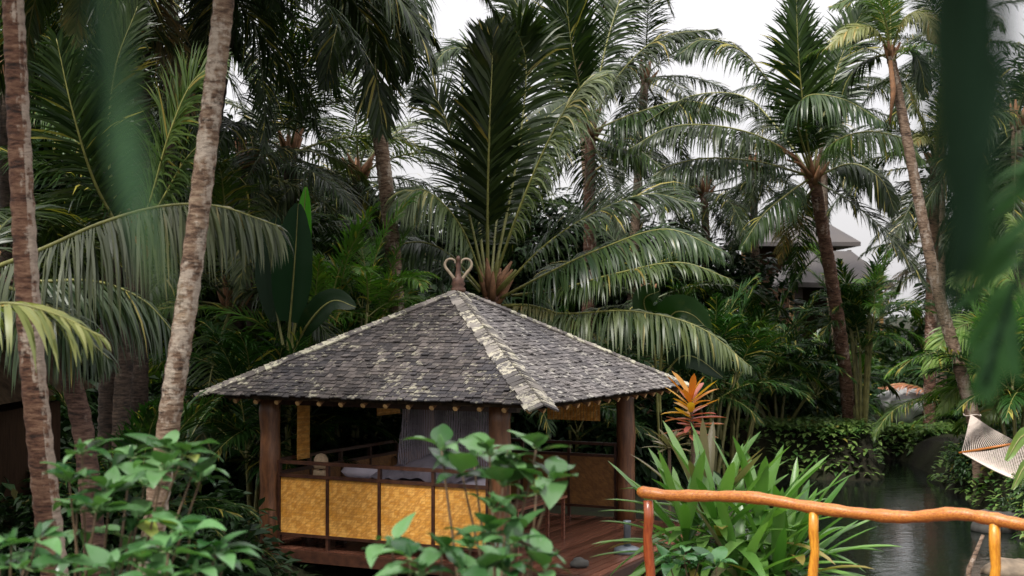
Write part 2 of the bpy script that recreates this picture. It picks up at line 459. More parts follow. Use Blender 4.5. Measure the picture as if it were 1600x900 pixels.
# ring beam
for a, b in (((-HX - .3, -HY, 2.32), (HX + .3, -HY, 2.32)), ((-HX - .3, HY, 2.32), (HX + .3, HY, 2.32))):
    s = MB(); s.bar(a, b, .12, .16); s.build('ring_beam', M['frame'], pav)
for x in (-HX, HX):
    s = MB(); s.bar((x, -HY + .07, 2.315), (x, HY - .07, 2.315), .12, .15); s.build('ring_beam', M['frame'], pav)

apF, apB = Vector((0, -RIDGE, AZ)), Vector((0, RIDGE, AZ))
cor = [Vector((-EX, -EY, EZ)), Vector((EX, -EY, EZ)), Vector((EX, EY, EZ)), Vector((-EX, EY, EZ))]
# thatch/board soffit under the shingles: a thin closed shell
r = MB(); dn = Vector((0, 0, -.07))
top = [apF, apB] + cor
r.add([p + Vector((0, 0, -.015)) for p in top] + [p + dn for p in top],
      [(2, 3, 0), (3, 4, 1, 0), (4, 5, 1), (5, 2, 0, 1), (9, 8, 6), (10, 9, 6, 7), (11, 10, 7), (8, 11, 7, 6),
       (2, 8, 9, 3), (3, 9, 10, 4), (4, 10, 11, 5), (5, 11, 8, 2)])
roof = r.build('roof', M['thatch'], pav)
def slope(a, b, t1, t0, rows=34, wmean=.105):
    """shingle one roof face; a, b = eave corners, t0, t1 = top points over a, b"""
    mb = MB()
    ev = (b - a).normalized(); up_mid = ((t0 + t1) / 2 - (a + b) / 2); up = (up_mid - ev * up_mid.dot(ev)); Ls = up.length; up.normalize()
    n = ev.cross(up).normalized()
    if n.z < 0: n = -n
    exp = Ls / rows
    for k in range(rows):
        s0 = k * exp - .05; s1 = s0 + exp * 1.9
        f = max(0, (k * exp) / Ls)
        pa, pb = a.lerp(t0, f), b.lerp(t1, f)
        L = (pb - pa).dot(ev); x = -RNG.uniform(0, wmean) ; base = pa
        while x < L:
            wd = wmean * RNG.uniform(.65, 1.45)
            x0, x1 = max(0, x + .004), min(L, x + wd - .004)
            x += wd
            if x1 - x0 < .02: continue
            jit = RNG.uniform(-.018, .018); lift = RNG.uniform(.018, .034)
            if RNG.random() < .06: lift += .02
            e0 = base + ev * x0 - up * (.05 + jit); e1 = base + ev * x1 - up * (.05 + jit + RNG.uniform(-.008, .008))
            # upper edge narrower so shingles near hips do not cross the hip
            f2 = min(1, f + exp * .95 / Ls)
            qa, qb = a.lerp(t0, f2), b.lerp(t1, f2)
            oa = (qa - base).dot(ev); ob = (qb - base).dot(ev)
            h = up * exp * .95
            g0, g1 = max(x0, oa), min(x1, ob)
            if g1 < g0: g0 = g1 = (g0 + g1) / 2
            u0 = base + ev * g0 + h; u1 = base + ev * g1 + h
            V = [e0 + n * lift, e1 + n * lift, u1 + n * .01, u0 + n * .01, e0 + n * (lift - .02), e1 + n * (lift - .02), u1 - n * .008, u0 - n * .008]
            mb.add(V, [(0, 1, 2, 3), (0, 4, 5, 1), (1, 5, 6, 2), (3, 7, 4, 0)])
    return mb
for a, b, t1, t0 in ((cor[0], cor[1], apF, apF), (cor[1], cor[2], apB, apF), (cor[2], cor[3], apB, apB), (cor[3], cor[0], apF, apB)):
    slope(a, b, t1, t0).build('roof_slope', M['shingle_skylit' if (a + b).x > 1 else 'shingle'], roof)
def hipcap(c, ap, nA, nB, wide, n=46):
    mb = MB(); ax = (ap - c).normalized(); L = (ap - c).length
    for s_, nn in ((1, nA), (-1, nB)):
        sd = nn.cross(ax).normalized()
        mid = sum(cor, Vector()) / 4 + Vector((0, 0, 1))
        # choose the side direction that runs down the face
        if sd.z > 0: sd = -sd
        for k in range(n):
            p = c + ax * (L * (k - .35) / n); q = c + ax * (L * (k + 1.0) / n)
            ww = wide * RNG.uniform(.88, 1.12) * (1 - .35 * k / n)
            l0 = .055 + RNG.uniform(0, .015); l1 = .045
            V = [p + nn * l0, p + sd * ww + nn * (l0 - .02) - ax * RNG.uniform(-.01, .02), q + sd * ww + nn * l1, q + nn * l1]
            V += [v - nn * .025 for v in V]
            mb.add(V, [(0, 1, 2, 3), (0, 4, 5, 1), (1, 5, 6, 2), (2, 6, 7, 3), (3, 7, 4, 0)])
    return mb
def fn(a, b, t):
    n = (b - a).cross(t - a).normalized(); return n if n.z > 0 else -n
nF = fn(cor[0], cor[1], apF); nR = fn(cor[1], cor[2], apF); nBk = fn(cor[2], cor[3], apB); nL = fn(cor[3], cor[0], apB)
out = .12
for c, ap, A, B, wd in ((cor[1], apF, nF, nR, .24), (cor[0], apF, nF, nL, .15), (cor[2], apB, nR, nBk, .15), (cor[3], apB, nBk, nL, .15)):
    e = (c - ap).normalized()
    hipcap(c + e * out, ap + Vector((0, 0, .01)), A, B, wd).build('hip_cap', M['shingle_cap' if wd > .2 else 'shingle_hip'], roof)
# rafters with pale cut ends
def rafter(p_e, p_t):
    s = MB(); dr = (p_t - p_e).normalized()
    a = p_e + dr * .035 + Vector((0, 0, -.135)); b = p_e.lerp(p_t, .93) + Vector((0, 0, -.135))
    s.tube([a, b], .04, 8)
    s.m[-2] = 1; s.m[-1] = 1
    s.build('rafter', [M['raftwood'], M['raftend']], pav)
N = 15
for k in range(N):
    u = (k + .5) / N
    x = -EX + 2 * EX * u
    tz = 1 - abs(x) / EX
    for sy in (-1, 1):
        e = Vector((x, sy * EY, EZ)); tp = Vector((x, sy * (EY - (EY - RIDGE) * tz), EZ + (AZ - EZ) * tz))
        rafter(e, tp)
    yv = -EY + 2 * EY * u; tz = min(1, (EY - abs(yv)) / (EY - RIDGE))
    for sx in (-1, 1):
        e = Vector((sx * EX, yv, EZ)); tp = Vector((sx * (EX - EX * tz), yv, EZ + (AZ - EZ) * tz))
        rafter(e, tp)
# panelled balustrades
def balustrade(p, q, n, mat, rail=True):
    p, q = Vector(p), Vector(q); d_ = (q - p); L = d_.length; d_.normalize()
    nrm = Vector((-d_.y, d_.x, 0)); up = Vector((0, 0, 1))
    def bx(x0, x1, z0, z1, th, name, m, off=0):
        s = MB(); c = p + d_ * ((x0 + x1) / 2) + nrm * off; c.z = (z0 + z1) / 2
        rot = Matrix((d_, nrm, up)).transposed(); s.box((0, 0, 0), (x1 - x0, th, z1 - z0))
        o = s.build(name, m, pav); o.location = c; o.rotation_euler = (0, 0, math.atan2(d_.y, d_.x)); return o
    st = L / n
    bx(0, L, 1.10, 1.15, .07, 'rail', M['frame']); bx(0, L, .18, .225, .07, 'rail', M['frame'])
    if rail: bx(0, L, 1.31, 1.36, .08, 'rail', M['frame'])
    for k in range(n + 1):
        x = min(max(k * st, .03), L - .03)
        bx(x - .024, x + .024, .0, 1.335, .062, 'baluster', M['frame'])
    for k in range(n):
        bx(k * st + .02, (k + 1) * st - .02, .222, 1.102, .02, 'woven_panel', mat, .006)
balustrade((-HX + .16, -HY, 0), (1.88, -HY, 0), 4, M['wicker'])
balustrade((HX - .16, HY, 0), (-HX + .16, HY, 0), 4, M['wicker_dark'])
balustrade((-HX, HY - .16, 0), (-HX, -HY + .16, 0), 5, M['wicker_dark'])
# blinds, curtain
def pv(px, py, depth): return PAV_I @ at(px, py, depth)
def blind(p0, p1, z0, z1):
    s = MB(); n = 16; p0, p1 = Vector(p0), Vector(p1)
    for k in range(n):
        a = p0.lerp(p1, (k + .1) / n); b = p0.lerp(p1, (k + .9) / n)
        s.bar((a.x, a.y, (z0 + z1) / 2), (b.x, b.y, (z0 + z1) / 2), .012, z1 - z0)
    s.build('bamboo_blind', M['wicker'], pav)
blind((-1.95, .55, 0), (-1.95, 1.35, 0), 1.85, 2.24)
blind((-1.95, -1.9, 0), (-1.95, -1.55, 0), 1.3, 2.24)
blind((.55, HY - .1, 0), (1.6, HY - .1, 0), 1.75, 2.24)
s = MB()
for i in range(41):
    u = i / 40; x = -.3 + u * 1.75
    for k in range(9):
        z = 2.26 - k * .14
        yv = -1.35 + .055 * math.sin(u * 22 + .4 * math.sin(k)) * (1 - .2 * k / 8) + .03 * math.sin(u * 9)
        s.v.append(Vector((x - .12 * (k / 8) ** 2 * (1 - u), yv, z)))
for i in range(40):
    for k in range(8):
        a = i * 9 + k; s.f.append((a, a + 9, a + 10, a + 1)); s.m.append(0)
s.build('curtain', M['sheer'], pav, True)
# finial with two curled horns
f = MB(); f.lathe([(.15, 0), (.16, .05), (.12, .1), (.15, .14), (.12, .2), (.13, .24), (.06, .28), (.06, .36), (.045, .42), (.055, .5), (.03, .58), (.05, .6), (.045, .65), (.01, .68)], 12, (0, 0, AZ + .02))
for i_, v_ in enumerate(f.v): f.v[i_] = Vector((v_.x * .8, v_.y * .8, AZ + .02 + (v_.z - AZ - .02) * .9))
fin = f.build('finial', plain('finial_wood', (.085, .04, .025), .6, .5, 14), pav, True)
vd = Vector((math.cos(PAV_R), -math.sin(PAV_R), 0))      # spread horns roughly across the view
for s_ in (-1, 1):
    pts = [(.04, .2), (.10, .27), (.17, .36), (.245, .45), (.262, .53), (.22, .6), (.14, .62), (.07, .585), (.06, .53)]
    P = spline([Vector((vd.x * a * s_ * .86, vd.y * a * s_ * .86, AZ + .02 + b * .9)) for a, b in pts], 26)
    h = MB(); h.tube(P, [.03 - .015 * i / 25 for i in range(26)], 8); h.build('curl', M['cream'], fin, True)

# things in and on the pavilion
def lw(x, y, z=0): return PAV_M @ Vector((x, y, z))
bed = thing('daybed', 'daybed with rumpled lilac grey bedding behind the gold panels', 'bed', lw(-.1, -1.2), PAV_R)
b = MB(); b.box((0, 0, .3), (2.2, 1.5, .14))
for sx in (-1, 1):
    for sy in (-1, 1): b.box((sx * 1.0, sy * .65, .115), (.1, .1, .23))
b.build('bed_frame', M['frame'], bed)
b = MB(); b.box((0, 0, .7), (2.1, 1.45, .66)); o = b.build('mattress', M['linen'], bed)
bv = o.modifiers.new('bevel', 'BEVEL'); bv.width = .06; bv.segments = 3
b = MB(); nn = 36
for i in range(nn):
    for j in range(20):
        u, v = i / (nn - 1), j / 19
        x = -.75 + u * 1.85; yv = -.76 + v * 1.5
        z = 1.05 + (.40 * math.exp(-((u - .62) / .3) ** 2) + .12 * math.exp(-((u - .2) / .12) ** 2)) * math.sin(math.pi * min(1, v * 1.1 + .05)) + .035 * mnoise.noise(Vector((u * 9, v * 6, 1))) + .02 * math.sin(u * 40 + v * 8)
        b.v.append(Vector((x, yv, z)))
for i in range(nn - 1):
    for j in range(19):
        a = i * 20 + j; b.f.append((a, a + 20, a + 21, a + 1)); b.m.append(0)
b.build('blanket', M['net'], bed, True)
p_ = MB()
p_.lathe([(.05, -.11), (.24, -.09), (.3, 0), (.24, .09), (.05, .11)], 16)
pl = p_.build('pillow', M['linen'], bed, True); pl.location = (-.75, -.45, 1.14); pl.scale = (1.3, .85, .9)

tb = thing('side_table', 'dark wooden bedside table under the straw lamp', 'table', lw(-1.45, -1.95), PAV_R)
t_ = MB(); t_.box((0, 0, 1.02), (.5, .45, .05)); t_.build('table_top', M['frame'], tb)
for sx in (-1, 1):
    for sy in (-1, 1):
        t_ = MB(); t_.box((sx * .2, sy * .17, .5), (.05, .05, .99)); t_.build('leg', M['frame'], tb)
lp = thing('table_lamp', 'small straw dome lamp standing behind the left end of the rail', 'lamp', lw(-1.45, -1.95, 1.045), PAV_R)
t_ = MB(); t_.lathe([(.13, 0), (.135, .03), (.125, .11), (.12, .12)], 16); t_.build('lamp_base', M['lampshade'], lp, True)
t_ = MB(); t_.lathe([(.115, .15), (.125, .2), (.115, .3), (.08, .36), (.02, .385)], 16); t_.build('lamp_shade', M['lampshade'], lp, True)
t_ = MB(); t_.lathe([(.03, .12), (.03, .16)], 8); t_.build('lamp_neck', M['frame'], lp)

bn = thing('bench', 'narrow reddish wooden bench on the open side of the pavilion deck', 'bench', lw(1.75, -.75), PAV_R)
t_ = MB()
for k in range(3): t_.box((-.13 + k * .13, 0, .69), (.12, 1.85, .045))
t_.build('seat', M['deck'], bn)
for sx in (-1, 1):
    for sy in (-1, 1):
        t_ = MB(); t_.box((sx * .14, sy * .86, .335), (.05, .05, .663)); t_.build('leg', M['deck'], bn)
pos = at(980, 856, 21.2); pos.z = .602
us = thing('umbrella_stand', 'grey parasol stand with a short empty tube on the deck edge', 'parasol stand', pos)
t_ = MB(); t_.lathe([(.2, 0), (.21, .03), (.2, .075), (.14, .1), (.1, .11)], 24); t_.build('base', M['metal'], us, True)
t_ = MB(); t_.lathe([(.055, .11), (.055, .46), (.06, .47), (.06, .5), (.04, .5)], 14); t_.build('tube', M['metal'], us, True)
def rock(name, label, p, r, mat, seed=0, sz=.6, cat='rock', group=None):
    mb = MB(); n = 10
    for i in range(n + 1):
        for j in range(14):
            th = math.pi * i / n; ph = 2 * math.pi * j / 14
            v = Vector((math.sin(th) * math.cos(ph), math.sin(th) * math.sin(ph), math.cos(th)))
            k = 1 + .35 * mnoise.noise(v * 1.6 + Vector((seed, 0, 0))) + .12 * mnoise.noise(v * 4 + Vector((0, seed, 0)))
            mb.v.append(Vector((v.x * r * k, v.y * r * k * .9, v.z * r * k * sz)))
    for i in range(n):
        for j in range(14):
            j2 = (j + 1) % 14
            mb.f.append((i * 14 + j, (i + 1) * 14 + j, (i + 1) * 14 + j2, i * 14 + j2)); mb.m.append(0)
    return tag(mb.build(name, mat, None, True, p), label, cat, group)
q = at(905, 885, 20.0); q.z = .66
rock('stone', 'dark stone lying on the front of the red deck', q, .13, M['stone'], 4)

# ------------------------------------------------------------------ orange log railing in the foreground
H0, H1 = at(1000, 768, 13.0), at(1640, 822, 11.0)
rl = thing('railing', 'orange varnished log railing with a wavy handrail in the foreground', 'railing', (H0.x, H0.y, 1.5))
rb = Vector(rl.location)
ctrl = [H0 + Vector((-.02, 0, .0))]
for px, py in ((1045, 774), (1100, 775), (1180, 778), (1270, 793), (1350, 803), (1420, 808), (1490, 803), (1545, 810), (1600, 820), (1680, 830)):
    t0 = (px - 1000) / 640; ctrl.append(at(px, py, 13.0 - 2.0 * t0))
P = [p - rb for p in spline(ctrl, 70)]
hr = MB(); hr.tube(P, [.053 + .004 * math.sin(i * .7) + .003 * math.sin(i * 1.9) - (.02 if i == 0 else 0) for i in range(70)], 14)
hr.build('handrail', M['varnish'], rl, True)
for px, py, b_, wd in ((1012, 782, 6, .046), (1273, 800, -8, .042), (1556, 818, -10, .044), (1810, 840, 0, .055)):
    t0 = (px - 1000) / 640; dp = 13.0 - 2.0 * t0
    tp = at(px, py, dp); bt = Vector((tp.x + b_ * .004, tp.y, 1.5))
    pts = [tp.lerp(bt, k / 6) + Vector((.012 * math.sin(k * 1.9 + px), 0, 0)) - rb for k in range(7)]
    s = MB(); s.tube(pts, [wd * (1 + .08 * math.sin(k * 2.4)) for k in range(7)], 12)
    s.build('post', M['varnish_yellow'] if px != 1012 else wood_mat('red_varnished_wood', (.2, .035, .012), (.36, .09, .025), (8, 8, 1.2), .25, .1, .6), rl, True)
bwk = thing('boardwalk', 'plank boardwalk carrying the log railing', 'boardwalk', (H0.x, H0.y, 0))
s = MB(); dr = (H1 - H0); dr.z = 0; L = dr.length; dr.normalize(); nr = Vector((dr.y, -dr.x, 0))
for k in range(44):
    a = dr * (k * .15 - .3); s.bar(a + nr * -.15 + Vector((0, 0, 1.47)), a + nr * 1.3 + Vector((0, 0, 1.47)), .14, .05)
s.build('planks', M['deck'], bwk)
for k in (0, 2.2, 4.4, 6.2):
    for o_ in (0, 1.15):
        s = MB(); a = dr * k + nr * o_; s.tube([a + Vector((0, 0, -1)), a + Vector((0, 0, 1.45))], .07, 8); s.build('pile', M['post'], bwk)

# ------------------------------------------------------------------ hut on the left, far houses
hut = thing('hut', 'dark plank-walled hut with thatched roof behind the left palm trunk', 'hut', (-9.6, 17.5, .5))
s = MB()
for k in range(34):
    s.box((-2.9 + k * .18, -.95, 1.25), (.17, .05 + RNG.uniform(0, .02), 2.7))
s.build('wall', M['hutwall'], hut)
s = MB(); s.box((0, 1.0, 1.2), (5.9, 3.6, 2.6)); s.build('inner_wall', M['hutwall'], hut)
s = MB(); s.add([Vector(p) for p in ((-3.5, -1.15, 2.66), (3.3, -1.15, 2.66), (3.3, 3.4, 2.66), (-3.5, 3.4, 2.66), (-1.5, .9, 4.6), (1.5, .9, 4.6))],
      [(0, 1, 5, 4), (1, 2, 5), (2, 3, 4, 5), (3, 0, 4), (3, 2, 1, 0)]); s.build('roof', M['thatch'], hut)

def far_house(label, px0, px1, pye, pyr, depth, prx0, prx1, zb, skew=0.0):
    a, b_ = at(px0, pye, depth), at(px1, pye, depth)
    root = thing('house', label, 'house', ((a.x + b_.x) / 2, depth, zb)); o = Vector(root.location)
    dp = (b_.x - a.x) * .8
    r0, r1 = at(prx0, pyr, depth + dp / 2), at(prx1, pyr, depth + dp / 2)
    c = [a - o, b_ - o + Vector((0, 0, skew)), b_ - o + Vector((0, dp, skew)), a - o + Vector((0, dp, 0)), r0 - o, r1 - o]
    s = MB(); th = Vector((0, 0, -.18))
    s.add(c + [k + th for k in c[:4]], [(0, 1, 5, 4), (1, 2, 5), (2, 3, 4, 5), (3, 0, 4), (0, 6, 7, 1), (1, 7, 8, 2), (2, 8, 9, 3), (3, 9, 6, 0), (9, 8, 7, 6)])
    s.build('roof', M['shingle_far'], root)
    w0, w1 = c[0].x + .9, c[1].x - .9; ez = c[0].z - .2
    s = MB(); s.box(((w0 + w1) / 2, dp / 2, ez / 2), (w1 - w0, dp - 1.8, ez - .04)); s.build('wall', M['hutwall'], root)
    for x in (w0 - .5, w1 + .5):
        s = MB(); s.box((x, .5, ez / 2 - .1), (.16, .16, ez - .1)); s.build('post', M['raftend'], root)
    return root
far_house('far house with a grey hipped roof showing highest between the palms', 1150, 1345, 378, 338, 62, 1205, 1275, 1.9)
far_house('lower grey roofed house half hidden behind the leaning palm trunk', 1225, 1398, 440, 392, 52, 1250, 1330, 1.7, -.12)
# ------------------------------------------------------------------ palm fronds
def frond(mb, P, hint, L=1.0, W=.05, n=70, a0=68, a1=22, dih=.25, droop=.5, start=.14, rad=.035, seed=0, taper=.78, sides=(1, -1), wild=.14, seg=4, dens=1.8, gaps=.09):
    """a pinnate leaf: stalk along the points P, leaflets hanging from both sides"""
    rg = random.Random(seed); m = len(P); n = int(n * dens); W = W * .66; droop = droop * 1.2 + .08
    hint = Vector(hint)
    mb.tube(P, [max(.006, rad * (1 - .85 * (i / (m - 1)) ** .8)) for i in range(m)], 6, 1)
    G = Vector((0, 0, -1))
    for k in range(n):
        u = k / (n - 1)
        for sd in sides:
            t = start + (1 - start) * min(1, max(0, u + rg.uniform(-.35, .35) / n)); x = t * (m - 1); i = min(int(x), m - 2)
            p = P[i].lerp(P[i + 1], x - i); T = (P[i + 1] - P[i]).normalized()
            N = hint - T * hint.dot(T)
            if N.length < 1e-3: N = Vector((0, 1, 0)) - T * T.y
            N.normalize(); S = T.cross(N)
            if rg.random() < gaps: continue
            ln = L * min(1, .5 + 2.4 * u) * (1 - taper * max(0, (u - .45) / .55) ** 1.5) * rg.uniform(.76, 1.1)
            an = R(a0 + (a1 - a0) * u + rg.uniform(-11, 11))
            dh = dih + rg.uniform(-.3, .25)
            d = T * math.cos(an) + (S * sd * math.cos(dh) + N * math.sin(dh)) * math.sin(an)
            d.normalize()
            dr = droop * rg.uniform(.7, 1.3)
            if rg.random() < wild: dr += rg.uniform(.3, 1.0)
            W_ = W * rg.uniform(.8, 1.15)
            wv = d.cross(N); wv.normalize()
            tilt = rg.uniform(-.5, .5); wv = (wv * math.cos(tilt) + N * math.sin(tilt)).normalized()
            vs_ = []; q = p.copy(); st = ln / seg
            prof = (.45, 1, .95, .62, 0) if seg == 4 else (.5, 1, .75, 0)
            for j in range(seg + 1):
                if j == seg: vs_.append(q.copy())
                else:
                    h = wv * (W_ * prof[j] * .5); vs_.append(q - h); vs_.append(q + h)
                d = (d + G * (dr * (j + .6) / seg * .75)).normalized()
                q = q + d * st
            fs = [(2 * j, 2 * j + 1, 2 * j + 3, 2 * j + 2) for j in range(seg - 1)] + [(2 * seg - 2, 2 * seg - 1, 2 * seg)]
            mb.add(vs_, fs, 0)

def arc(e0, bend, Ln, n=30, side=0.0, pw=1.25):
    p = Vector((0, 0, 0)); out = [p.copy()]
    for i in range(n - 1):
        s_ = i / (n - 2); e = R(e0 - bend * s_ ** pw)
        a = R(side * s_ * s_)
        p = p + Vector((math.cos(e) * math.cos(a), math.cos(e) * math.sin(a), math.sin(e))) * (Ln / (n - 1)); out.append(p.copy())
    return out
def arc_hint(e0, bend):
    e = R(e0 - bend * .45); return Vector((-math.sin(e), 0, math.cos(e)))

LIB = {}
def lib(kind, mats, specs, L, W, n, Ln, seg=3, **kw):
    LIB[kind] = []
    for q_, (e0, bend, dr) in enumerate(specs):
        for v in range(2):
            mb = MB()
            frond(mb, arc(e0 + v * 5, bend * (1 - .12 * v), Ln * (1 - .07 * v), side=(-14 if v else 12)), arc_hint(e0, bend), L, W, n, droop=dr, seed=q_ * 7 + v, seg=seg, **kw)
            LIB[kind].append((e0, mb.mesh('frond', mats, True)))
COCO_SPECS = [(82, 45, .18), (66, 75, .35), (48, 85, .5), (28, 80, .65), (8, 70, .8), (-15, 55, .7), (-42, 36, .5)]
lib('coco', [M['coco'], M['rachis_dark']], COCO_SPECS, 1.05, .06, 62, 4.7)
lib('coco_pale', [M['coco_pale'], M['rachis']], COCO_SPECS, 1.0, .06, 62, 4.6)
lib('coco_fresh', [M['coco_fresh'], M['rachis']], COCO_SPECS, .95, .06, 56, 4.2)
lib('coco_old', [M['coco_old'], M['rachis']], [(-25, 45, .6), (-55, 28, .5)], .9, .055, 44, 3.8)
lib('areca', [M['areca'], M['rachis']], [(78, 45, .2), (60, 75, .3), (40, 85, .4), (18, 70, .5)], .55, .05, 34, 2.2, a0=58, rad=.016)
lib('areca_bright', [M['areca_bright'], M['rachis']], [(78, 45, .2), (60, 75, .3), (40, 85, .4), (18, 70, .5)], .55, .05, 34, 2.2, a0=58, rad=.016)

def add_frond(root, kind, elev, az, loc, sc, rg):
    fs = LIB[kind]; best = sorted(fs, key=lambda e: abs(e[0] - elev) + rg.random() * 8)[0]
    o = bpy.data.objects.new('frond', best[1]); COL.objects.link(o); o.parent = root
    o.location = loc; o.scale = (sc, sc, sc)
    o.rotation_euler = (R(rg.uniform(-14, 14)), R(best[0] - elev) * .6, az)
    return o
def trunk(root, pts, r0, r1, mat, seg=14, step=.1, flare=0.0, name='trunk'):
    """pts: world points, base first"""
    o = Vector(root.location); Ls = sum((Vector(pts[i + 1]) - Vector(pts[i])).length for i in range(len(pts) - 1))
    n = max(8, int(Ls / step)); P = [p - o for p in spline(pts, n)]
    rr = []
    for i in range(n):
        t = i / (n - 1); r = r0 + (r1 - r0) * t
        r *= 1 + (.055 if i % 2 else -.04) + .04 * mnoise.noise(Vector((i * .6, r0 * 40, 0)))
        if flare: r += flare * max(0, 1 - t * 9) ** 2
        rr.append(r)
    mb = MB(); mb.tube(P, rr, seg); ob = mb.build(name, mat, root, True)
    return ob
def crownshaft(root, top, sc=1.0, seed=0):
    mb = MB(); rg = random.Random(seed)
    for k in range(9):
        a = k * 2.4; e = R(rg.uniform(45, 85))
        d = Vector((math.cos(a) * math.cos(e), math.sin(a) * math.cos(e), math.sin(e)))
        b = Vector(top) + Vector((math.cos(a), math.sin(a), 0)) * .07 * sc + Vector((0, 0, -.3 * sc + .04 * k * sc))
        mb.tube([b, b + d * .25 * sc, b + d * .6 * sc + Vector((0, 0, .03))], [.09 * sc, .075 * sc, .02], 6)
    return mb.build('leaf_sheath', M['sheath'], root, True)
def cluster_nuts(root, top, n, sc, mat, seed):
    rg = random.Random(seed)
    for k in range(n):
        mb = MB(); a = rg.uniform(0, 6.28)
        mb.lathe([(.03, -.12), (.095, -.06), (.11, .02), (.07, .1), (.015, .13)], 8, Vector(top) + Vector((math.cos(a) * .22, math.sin(a) * .22, rg.uniform(-.45, -.15))) * sc)
        mb.build('coconut', mat, root, True)
def palm(label, path, r0, r1, tmat, kind='coco', nf=16, sc=1.0, seed=1, elevs=(85, -35), group=None, az0=None, azr=6.283, old=0, name='coconut_palm', flare=.06, sheath=True, nuts=0):
    rg = random.Random(seed)
    p0 = Vector(path[0]); gz = ground_z(p0.x, p0.y)
    if p0.z > gz + .15:
        q = Vector(path[1]); k = min(.5, (p0.z - gz) * .12)
        path = [Vector((p0.x + (p0.x - q.x) * k * .4, p0.y, gz - .05))] + [Vector(p) for p in path]
    base = Vector(path[0]); root = thing(name, label, 'palm', base, 0, group)
    trunk(root, path, r0, r1, tmat, flare=flare)
    top = Vector(path[-1]) - base
    if sheath: crownshaft(root, top, sc, seed)
    if nuts: cluster_nuts(root, top, nuts, sc, M['sheath'], seed)
    for k in range(nf):
        u = k / max(1, nf - 1); e = elevs[0] + (elevs[1] - elevs[0]) * u ** .9 + rg.uniform(-7, 7)
        az = k * 2.399 + seed if az0 is None else az0 + rg.uniform(-azr / 2, azr / 2)
        kd = kind if isinstance(kind, str) else kind[rg.randrange(len(kind))]
        add_frond(root, kd, e, az, top + Vector((0, 0, -.25 * u * sc)), sc * rg.uniform(.85, 1.1), rg)
    for k in range(old):
        add_frond(root, 'coco_old', rg.choice((-30, -58)), rg.uniform(0, 6.28), top + Vector((0, 0, -.35 * sc)), sc * .9, rg)
    return root
def own_frond(root, ctrl, hint, mats, **kw):
    """one individually shaped frond, through points in the world"""
    o = Vector(root.location); mb = MB(); P = [p - o for p in spline(ctrl, 34)]
    frond(mb, P, hint, **kw)
    return mb.build('frond', mats, root, True)
def pth(*a): return [at(*p) for p in a]

# ------------------------------------------------------------------ the big palm behind the pavilion
hero = thing('coconut_palm', 'large coconut palm with a wide spray of fronds rising directly behind the pavilion roof', 'palm', at(772, 640, 29.5))
hero.location.z = .5
trunk(hero, [Vector(hero.location), at(771, 560, 29.3), at(768, 462, 29)], .24, .17, M['trunk_red'], flare=.08)
crownshaft(hero, at(768, 452, 29) - Vector(hero.location), 1.1, 3)
C1 = [M['coco'], M['rachis']]; C2 = [M['coco_blue'], M['rachis']]; C3 = [M['coco_pale'], M['rachis']]; CO = [M['coco_old'], M['rachis']]; CY = [M['coco_yellow'], M['rachis']]
own_frond(hero, pth((762, 450, 29), (762, 330, 28.6), (765, 200, 28.2), (769, 100, 28.1), (770, 45, 28.2)), (-.15, -1, .25), C1, L=1.25, W=.135, n=120, a0=46, a1=14, dih=.12, droop=.12, start=.2, rad=.045, seed=1, wild=.02)
own_frond(hero, pth((770, 440, 29.2), (806, 260, 29.8), (822, 120, 30.2), (812, 60, 30), (790, 34, 29.4)), (.1, -1, .3), C1, L=1.3, W=.105, n=92, a0=60, a1=25, dih=.1, droop=.3, seed=2)
own_frond(hero, pth((768, 448, 29), (822, 300, 28.2), (870, 195, 27.6), (910, 135, 27.2), (950, 115, 26.9)), (-.6, -.4, .7), C3, L=1.25, W=.07, n=84, a0=65, a1=25, dih=-.2, droop=.75, seed=3)
own_frond(hero, pth((775, 462, 29), (850, 385, 28.4), (925, 335, 27.8), (1010, 303, 27.3), (1085, 318, 27)), (-.3, -.45, .85), C2, L=1.2, W=.065, n=84, a0=62, a1=25, dih=.2, droop=.35, seed=4)
own_frond(hero, pth((778, 468, 29), (860, 425, 28), (940, 388, 27.2), (1040, 358, 26.5), (1128, 392, 26)), (-.2, -.5, .85), C2, L=1.3, W=.07, n=84, a0=72, a1=30, dih=-.1, droop=.9, seed=5)
own_frond(hero, pth((800, 462, 29), (880, 450, 27.6), (960, 428, 26.6), (1060, 410, 25.8), (1142, 436, 25.4)), (-.1, -.3, .9), [M['coco_fresh'], M['rachis']], L=.75, W=.06, n=64, a0=70, a1=28, dih=-.1, droop=.8, seed=6)
own_frond(hero, pth((780, 478, 29), (880, 490, 27.6), (985, 486, 26.6), (1090, 510, 25.9), (1172, 572, 25.6)), (0, -.35, .9), C3, L=1.05, W=.075, n=84, a0=78, a1=40, dih=-.2, droop=1.0, seed=7)
own_frond(hero, pth((785, 478, 28.8), (830, 478, 28.2), (880, 494, 27.6), (945, 532, 27)), (0, -.2, 1), CY, L=.5, W=.06, n=40, a0=60, a1=20, dih=-.3, droop=.6, seed=8, rad=.05)
own_frond(hero, pth((756, 448, 29), (728, 370, 28.3), (692, 318, 27.6), (652, 296, 27), (618, 330, 26.6)), (.5, -.4, .75), C3, L=1.2, W=.07, n=80, a0=68, a1=30, dih=-.2, droop=.95, seed=9)
own_frond(hero, pth((758, 448, 29), (732, 330, 29), (706, 220, 29), (684, 160, 29), (655, 150, 29)), (.5, -.75, .3), C1, L=1.15, W=.065, n=80, a0=60, a1=25, dih=.15, droop=.2, seed=10)
own_frond(hero, pth((752, 452, 29), (700, 396, 28.6), (648, 378, 28.2), (596, 400, 27.9), (560, 450, 27.6)), (.2, -.4, .9), C2, L=1.1, W=.065, n=76, a0=70, a1=30, dih=-.1, droop=.8, seed=11)
